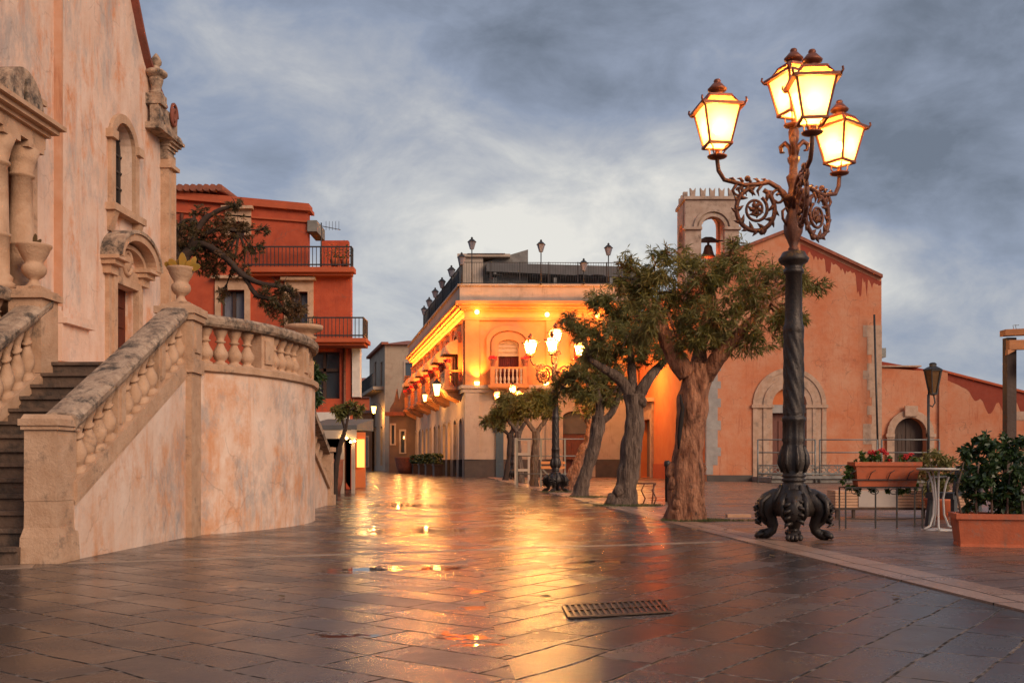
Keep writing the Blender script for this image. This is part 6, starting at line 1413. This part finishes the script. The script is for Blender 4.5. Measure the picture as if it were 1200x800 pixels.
b = MB(); x0 = at(1192,541,Yg_).x; b.box(x0, x0+1.8, Yg_-.22, Yg_-.19, at(0,434,Yg_).z, at(0,414,Yg_).z); b.tube([(x0,Yg_-.205,at(0,434,Yg_).z),(x0+1.8,Yg_-.205,at(0,434,Yg_).z)], .016, 6); b.build('cloth_blind', M['blind'], e_)
b = MB(); zt_b = at(0,387,Yg_).z
for s_ in (0, .03): b.tube([(px0+.02+s_,Yg_-.06,zt_b),(px0+.01+s_,Yg_-.06,zt_b+.05),(px0+.05+s_,Yg_-.06,zt_b+.055)], .004, 4)
b.build('wire_hook', M['galv'], e_)

# big terracotta planter with bush
def planter_box(x0, x1, y0, y1, h, tap, lip):
    b = MB(); b.hexa([(x0+tap,y0+tap,.02),(x1-tap,y0+tap,.02),(x1-tap,y1-tap,.02),(x0+tap,y1-tap,.02),(x0,y0,h-lip),(x1,y0,h-lip),(x1,y1,h-lip),(x0,y1,h-lip)])
    b.hexa([(x0+tap-.008,y0+tap-.008,0),(x1-tap+.008,y0+tap-.008,0),(x1-tap+.008,y1-tap+.008,0),(x0+tap-.008,y1-tap+.008,0),(x0+tap-.004,y0+tap-.004,.035),(x1-tap+.004,y0+tap-.004,.035),(x1-tap+.004,y1-tap+.004,.035),(x0+tap-.004,y1-tap+.004,.035)])
    e = .022
    for (a, b_, c, d) in ((x0-e,x1+e,y0-e,y0+.03),(x0-e,x1+e,y1-.03,y1+e),(x0-e,x0+.03,y0+.03,y1-.03),(x1-.03,x1+e,y0+.03,y1-.03)): b.box(a, b_, c, d, h-lip+.002, h)
    b.box(x0+.03, x1-.03, y0+.03, y1-.03, h-lip+.001, h-.02)
    return b
pA = gp(1128,641); Yb = pA.y; xb0 = at(1123,0,Yb).x
pb_ = planter_box(0, .95, -.0, .42, .335, .03, .055)
rot = R(-14); pb_.v = [(xb0+x*math.cos(rot)-y*math.sin(rot), Yb+x*math.sin(rot)+y*math.cos(rot), z) for x, y, z in pb_.v]
# rotate so that a corner looks at the lens: near face recedes to the right
e_ = pb_.build('terracotta_planter', M['terra'], base=(xb0+.4, Yb+.2, 0)); tag(e_, 'large rectangular orange terracotta planter at the right edge of the terrace', 'planter')
b = MB(); L_ = []
for x, y, dy, r in ((1135,535,.2,20),(1160,527,.1,20),(1185,530,.2,22),(1210,540,.2,24),(1135,560,.1,20),(1160,555,0,24),(1188,560,0,24),(1150,582,.05,20),(1175,585,0,22),(1200,585,.0,22),(1132,575,.1,12),(1225,565,.1,24),(1148,518,.2,9),(1175,515,.2,10),(1200,517,.2,12)): L_.append((at(x, y, Yb+.15+dy), r*(Yb+.2)/F))
leaves(b, L_, 5200, .075, .036, .3, 1.0); c = Vector((xb0+.45, Yb+.15, .33))
e_ = empty('laurel_bush', c, 'dense glossy dark green bush growing in the large terracotta planter', 'bush'); b.build('foliage', M['leafd'], e_, fix=False)
for k in range(6):
    b = MB(); x = xb0+.1+k*.14; b.tube([(x,Yb+.15-k*.03,.3),(x+random.uniform(-.04,.04),Yb+.18-k*.03,.55),(x+random.uniform(-.08,.08),Yb+.2-k*.03,.85)], [.014,.010,.006], 6); b.build('stem', M['bark'], e_)
b = MB(); L_ = [(at(x, y, 14.5), r*14.5/F) for x, y, r in ((1086,540,12),(1100,533,12),(1112,545,14),(1098,555,14),(1080,552,9),(1120,560,12),(1105,570,14),(1085,568,10))]
leaves(b, L_, 2200, .10, .022, .3); c = at(1100,590,14.5); c.z = 0; e_ = empty('green_shrub', c, 'bright green leafy shrub behind the round cafe table', 'shrub'); b.build('foliage', M['leaf'], e_, fix=False)
b = MB(); b.tube([(c.x,c.y,.25),(c.x,c.y,.6)], .02, 6); b.build('stem', M['bark'], e_)
b = MB(); b.lathe([(.001,0),(.14,0),(.19,.26),(.21,.28),(.21,.32),(.001,.30)], c, 14); tag(b.build('plant_pot', M['terra'], base=c), 'round terracotta pot under the green shrub behind the table', 'pot')

# pale plank box on low legs
YB2 = yg(607); x0, x1 = at(979,0,YB2).x, at(1140,0,YB2).x; z0, z1 = .16, at(0,574,YB2).z
e_ = empty('plank_box', ((x0+x1)/2, YB2, 0), 'long pale plank planter box on low dark legs behind the flower stand', 'planter')
b = MB(); n = 6
for i in range(n): b.box(x0, x1, YB2, YB2+.4, z0+(z1-z0)*i/n, z0+(z1-z0)*(i+1)/n-.006)
b.build('box', M['plank'], e_)
b = MB(); b.box(at(1006,0,YB2).x, at(1052,0,YB2).x, YB2-.012, YB2-.002, z0+.01, z1-.01); b.build('pale_panel', M['plankw'], e_)
b = MB(); b.box(x0-.01, x1+.01, YB2-.02, YB2+.42, z0-.035, z0-.002); b.build('base_rail', M['darkwood'], e_)
for x in (x0+.03, x0+.28, (x0+x1)/2+.3, x1-.1): b = MB(); b.box(x-.02, x+.02, YB2, YB2+.05, 0, z0-.036); b.build('leg', M['darkwood'], e_)

# wrought iron flower stand with terracotta trough
YT = yg(619); sx0, sx1 = at(991,0,YT).x, at(1081,0,YT).x; zs_ = at(0,571,YT).z
e_ = empty('flower_stand', ((sx0+sx1)/2, YT, 0), 'black wrought iron stand on thin legs carrying the geranium trough', 'plant stand')
b = MB(); yy0, yy1 = YT, YT+.24
for z in (zs_, zs_+.10): b.bar((sx0,yy0,z),(sx1,yy0,z), .014); b.bar((sx0,yy1,z),(sx1,yy1,z), .014); b.bar((sx0,yy0,z),(sx0,yy1,z), .014); b.bar((sx1,yy0,z),(sx1,yy1,z), .014)
for k in range(7): x = sx0+(sx1-sx0)*k/6; b.bar((x,yy0,zs_),(x,yy1,zs_), .01)
for k in range(4):
    x = sx0+(sx1-sx0)*(k+.5)/4; b.tube([(x+.05*math.cos(t),yy0-.005,zs_-.05+.035*math.sin(t)) for t in [R(200)+R(400)*j/14 for j in range(15)]], .006, 5)
    b.tube([(x-.08+.0*math.cos(t),yy0-.005,zs_+.1+.0*t) for t in (0,1)]+[(x-.05,yy0-.03,zs_+.19),(x,yy0-.04,zs_+.22)], .006, 5)
b.build('tray', M['black'], e_)
for x in (sx0, at(1026,0,YT).x, at(1051,0,YT).x, sx1):
    b = MB(); b.bar((x,yy0,0),(x,yy0,zs_), .016); b.build('leg', M['black'], e_)
for x in (sx0, sx1): b = MB(); b.bar((x,yy1,0),(x,yy1,zs_), .016); b.build('leg', M['black'], e_)
b = MB(); b.bar((sx0,yy0+.01,.13),((sx0+sx1)/2,yy1,.10), .010); b.bar(((sx0+sx1)/2,yy1,.10),(sx1,yy0+.01,.13), .010); b.build('stretcher', M['black'], e_)
tx0, tx1 = at(1003,0,YT).x, at(1078,0,YT).x; zt0, zt1 = zs_+.012, at(0,541,YT).z
b = MB(); ta = .04
b.hexa([(tx0+ta,yy0+.03,zt0),(tx1-ta,yy0+.03,zt0),(tx1-ta,yy1-.03,zt0),(tx0+ta,yy1-.03,zt0),(tx0,yy0-.01,zt1-.05),(tx1,yy0-.01,zt1-.05),(tx1,yy1+.01,zt1-.05),(tx0,yy1+.01,zt1-.05)])
for (a, b_, c, d) in ((tx0-.02,tx1+.02,yy0-.03,yy0+.01),(tx0-.02,tx1+.02,yy1-.01,yy1+.03),(tx0-.02,tx0+.02,yy0+.01,yy1-.01),(tx1-.02,tx1+.02,yy0+.01,yy1-.01)): b.box(a, b_, c, d, zt1-.052, zt1)
b.box(tx0+.02, tx1-.02, yy0+.01, yy1-.01, zt1-.052, zt1-.02)
tag(b.build('flower_trough', M['terra'], base=((tx0+tx1)/2, YT+.12, zt0)), 'orange terracotta trough of red geraniums on the iron stand', 'flower trough')
e_ = empty('geranium', ((tx0+tx1)/2, YT+.12, zt1-.02), 'red geraniums with trailing green leaves in the terracotta trough', 'flowers')
b = MB(); m_ = F/YT; L_ = [(at(x, y, YT+.1+dy), r/m_) for x, y, dy, r in ((1010,536,0,7),(1025,536,0,9),(1042,540,0,7),(1060,538,0,8),(1072,541,0,6),(998,548,.05,9),(992,558,.05,8),(994,570,.05,6),(1030,540,.1,8),(1005,574,.1,6),(1020,573,.08,5),(1040,574,.08,5),(1062,572,.08,5),(1073,567,.1,5),(1055,575,.05,4))]
leaves(b, L_, 2600, .045, .030, .3); b.build('foliage', M['leafg'] if 'leafg' in M else M['leaf'], e_, fix=False)
for x, y, r in ((1026,530,7),(1033,528,6),(1020,530,5),(1061,535,6),(1067,532,5),(1056,537,4),(1043,539,4),(1038,531,5),(1050,545,3.5)):
    b = MB(); cc = at(x, y, YT+.08); rr = r/m_*.75
    for k in range(26): d = Vector((random.gauss(0,1), random.gauss(0,1), random.gauss(0,1))).normalized()*rr*random.random()**.4; b.ball(cc+Vector((d.x,d.y,d.z*.7)), rr*.22, 5)
    b.build('flower_head', M['redflower'], e_)
# round table
YQ = 12.2; tc_ = at(1101,0,YQ).x; zt = at(0,548,YQ).z; rt = .27
e_ = empty('round_table', (tc_, YQ, 0), 'round cream topped cafe table with a pale bent metal pedestal', 'table')
b = MB(); b.lathe([(.001,zt-.028),(rt*.96,zt-.028),(rt,zt-.02),(rt,zt-.006),(rt-.008,zt),(.001,zt)], (tc_,YQ,0), 36); b.build('table_top', M['marble'], e_)
b = MB()
for a in (R(200), R(340), R(90), R(250)):
    P_ = lambda r, z: (tc_-.02+r*math.cos(a), YQ+r*math.sin(a), z); b.tube([P_(.18,zt-.03), P_(.14,zt-.06), P_(.09,zt-.2), P_(.06,.4), P_(.07,.2), P_(.12,.06), P_(.22,.02)], .013, 8)
b.build('pedestal', M['white'], e_)
b = MB(); b.lathe([(.001,0),(.20,0),(.20,.012),(.04,.03),(.001,.03)], (tc_-.02,YQ,0), 24); b.build('base_plate', M['white'], e_)
# resin chair
def chair(x, y, rz, lb):
    e_ = empty('cafe_chair', (x, y, 0), lb, 'chair', 'dark grey cafe chairs')
    def T(p): return Vector((x+p[0]*math.cos(rz)-p[1]*math.sin(rz), y+p[0]*math.sin(rz)+p[1]*math.cos(rz), p[2]))
    def hx(b, x0, x1, y0, y1, z0, z1, dx=0, dy=0): b.hexa([T(p) for p in ((x0,y0,z0),(x1,y0,z0),(x1,y1,z0),(x0,y1,z0),(x0+dx,y0+dy,z1),(x1+dx,y0+dy,z1),(x1+dx,y1+dy,z1),(x0+dx,y1+dy,z1))])
    b = MB(); hx(b, -.23,.23,-.23,.22,.41,.45); hx(b, -.24,.24,-.25,-.23,.37,.445); b.build('seat', M['chair'], e_)
    for sx in (-1, 1):
        for sy in (-1, 1):
            b = MB(); cx, cy = sx*.20, sy*.19; hx(b, cx-.028+sx*.03, cx+.028+sx*.03, cy-.028+sy*.03, cy+.028+sy*.03, 0, .41, -sx*.03, -sy*.03); b.build('leg', M['chair'], e_)
        b = MB(); b.tube([T((sx*.24,-.20,.43)), T((sx*.26,-.19,.58)), T((sx*.26,-.12,.64)), T((sx*.25,.12,.65)), T((sx*.23,.23,.66))], .02, 8); b.build('armrest', M['chair'], e_)
    b = MB(); hx(b, -.24,-.19,.20,.24,.45,.80,0,.06); hx(b, .19,.24,.20,.24,.45,.80,0,.06); hx(b, -.19,.19,.235,.265,.70,.80,0,.015)
    for k in range(5): hx(b, -.17+k*.075,-.13+k*.075,.21,.235,.45,.71,0,.045)
    b.build('backrest', M['chair'], e_)
chair(at(1118,0,12.9).x, 12.9, R(-70), 'dark grey resin armchair beside the round cream cafe table')
# bent-wire bicycle rack / stand by second tree
c = at(752,590,19.6); b = MB()
for k in range(3):
    x = c.x-.2+k*.22; b.tube([(x,c.y,0),(x+.05,c.y,.12),(x-.03,c.y,.28),(x+.04,c.y,.42)], .014, 6)
b.tube([(c.x-.24,c.y,.42),(c.x+.28,c.y,.42)], .014, 6); b.tube([(c.x-.2,c.y+.25,0),(c.x-.15,c.y+.25,.42)], .014, 6); b.tube([(c.x+.24,c.y+.25,0),(c.x+.28,c.y+.25,.42)], .014, 6); b.tube([(c.x-.24,c.y+.25,.42),(c.x+.28,c.y+.25,.42)], .014, 6)
for k in range(4): b.tube([(c.x-.2+k*.16,c.y,.42),(c.x-.2+k*.16,c.y+.25,.42)], .01, 5)
tag(b.build('iron_stool', M['rusty'], base=(c.x,c.y,0)), 'low wavy legged iron stand on the paving right of the second tree', 'stool')
# small orange stone block by grass
c = gp(867,606); b = MB(); b.box(c.x-.2, c.x+.16, c.y-.06, c.y+.1, .0, .05); tag(b.build('stone_block', M['plank'], base=c), 'small flat yellowish stone block on the grass near the tree', 'stone')
# small bollard light left of the thick tree
c = at(782,556,21); b = MB(); b.lathe([(.001,0),(.05,0),(.05,.75),(.07,.76),(.07,.85),(.04,.88),(.001,.88)], (c.x,21,0), 12); tag(b.build('bollard', M['black'], base=(c.x,21,0)), 'short black bollard seen just left of the thickest trunk', 'bollard')
# barrier with planks behind the middle lamp
YR = 33.0; RB = Pl(0, YR, 1, 0); xs0, xs1 = RB.hit(605,0)[0], RB.hit(690,0)[0]
e_ = empty('timber_barrier', ((xs0+xs1)/2, YR, 0), 'pale railing with wooden boards and diagonal braces behind the middle lamp', 'barrier')
for x in (606, 634, 662, 690): u = RB.hit(x,0)[0]; b = MB(); b.pbox(RB, u-.03, u+.03, 0, 1.65, -.03, .03); b.build('post', M['galv'], e_)
for z in (1.62, 1.05, .45): b = MB(); b.tube([RB.P(xs0,z), RB.P(xs1,z)], .02, 6); b.build('rail', M['galv'], e_)
for z in (.62, .78): b = MB(); b.pbox(RB, RB.hit(634,0)[0], RB.hit(662,0)[0], z, z+.09, .05, .09); b.build('board', M['beam'], e_)
b = MB(); b.bar(RB.P(RB.hit(636,0)[0],.6,.04), RB.P(RB.hit(655,0)[0],.02,.04), .05); b.build('brace', M['galv'], e_)
# wooden crate box guarding young tree
c = at(612,560,37); e_ = empty('tree_guard', (c.x, 37, 0), 'slatted wooden guard around the small double stemmed tree', 'tree guard')
for k, (dx, dy) in enumerate(((-.25,-.25),(.25,-.25),(.25,.25),(-.25,.25))): b = MB(); b.box(c.x+dx-.04, c.x+dx+.04, 37+dy-.04, 37+dy+.04, 0, 1.75); b.build('post', M['cpale'], e_)
b = MB(); 
for z in (.5, 1.1, 1.65): b.box(c.x-.29, c.x+.29, 36.70, 36.73, z, z+.09)
b.build('slats', M['cpale'], e_)
# drain grate and puddle-side dark leaf
def gq(px, py, z): p = gp(px, py); return Vector((p.x, p.y, z))
ga, gb, gc, gd = gq(660,711,.004), gq(775,704.5,.004), gq(787,718,.004), gq(668,725,.004)
e_ = empty('drain_grate', (ga+gc)/2, 'rectangular iron drain grate set in the wet street paving', 'drain grate')
b = MB(); cen = (ga+gb+gc+gd)/4; up_ = Vector((0,0,.006))
b.hexa([gd, gc, gb, ga, gd+up_*.3, gc+up_*.3, gb+up_*.3, ga+up_*.3]); b.build('pit', M['black'], e_)
b = MB()
for p, q in ((ga,gb),(gb,gc),(gc,gd),(gd,ga)): b.bar(p+up_, q+up_, .018, .008)
n = 17
for i in range(1, n): t = i/n; b.bar(ga.lerp(gb,t)+up_, gd.lerp(gc,t)+up_, .014, .007)
b.bar(ga.lerp(gd,.5)+up_, gb.lerp(gc,.5)+up_, .016, .009); b.build('bars', mat('wet_grate_iron', (.10,.06,.04), (.05,.03,.025), 20, .3, metal=.6), e_)

# a few fallen leaves on the wet stone
spots_l = [(565,672,'on the wet street just right of the long puddle'),(700,648,'on the street in the golden reflection'),(905,652,'by the front paw of the big lamp'),(985,668,'on the pale kerb right of the big lamp'),(640,700,'on the street left of the drain grate'),(850,622,'near the small stone block'),(1050,700,'on the kerb in the right foreground'),(760,640,'on the street before the nearest tree'),(830,634,'beside the kerb before the big lamp'),(330,700,'on the street before the curved stair wall'),(1075,655,'on the terrace before the flower stand')]
for x, y, lb in spots_l:
    c = gp(x, y); c.z = .014 if c.x > bline(c.y) else .006; a = random.random()*6.28; s_ = random.uniform(.025,.045); b = MB()
    T_ = lambda u, v, z: (c.x+s_*(u*math.cos(a)-v*math.sin(a)), c.y+s_*(u*math.sin(a)+v*math.cos(a)), c.z+z)
    pts = [T_(-1,0,.002), T_(-.3,-.5,.010), T_(.4,-.42,.008), T_(1.1,.05,.012), T_(.4,.5,.004), T_(-.3,.5,.003)]
    b.prism(pts, (0,0,.0015)); tag(b.build('fallen_leaf', M['leafo'], base=c), 'small brown fallen leaf '+lb, 'leaf', 'fallen leaves on the paving')
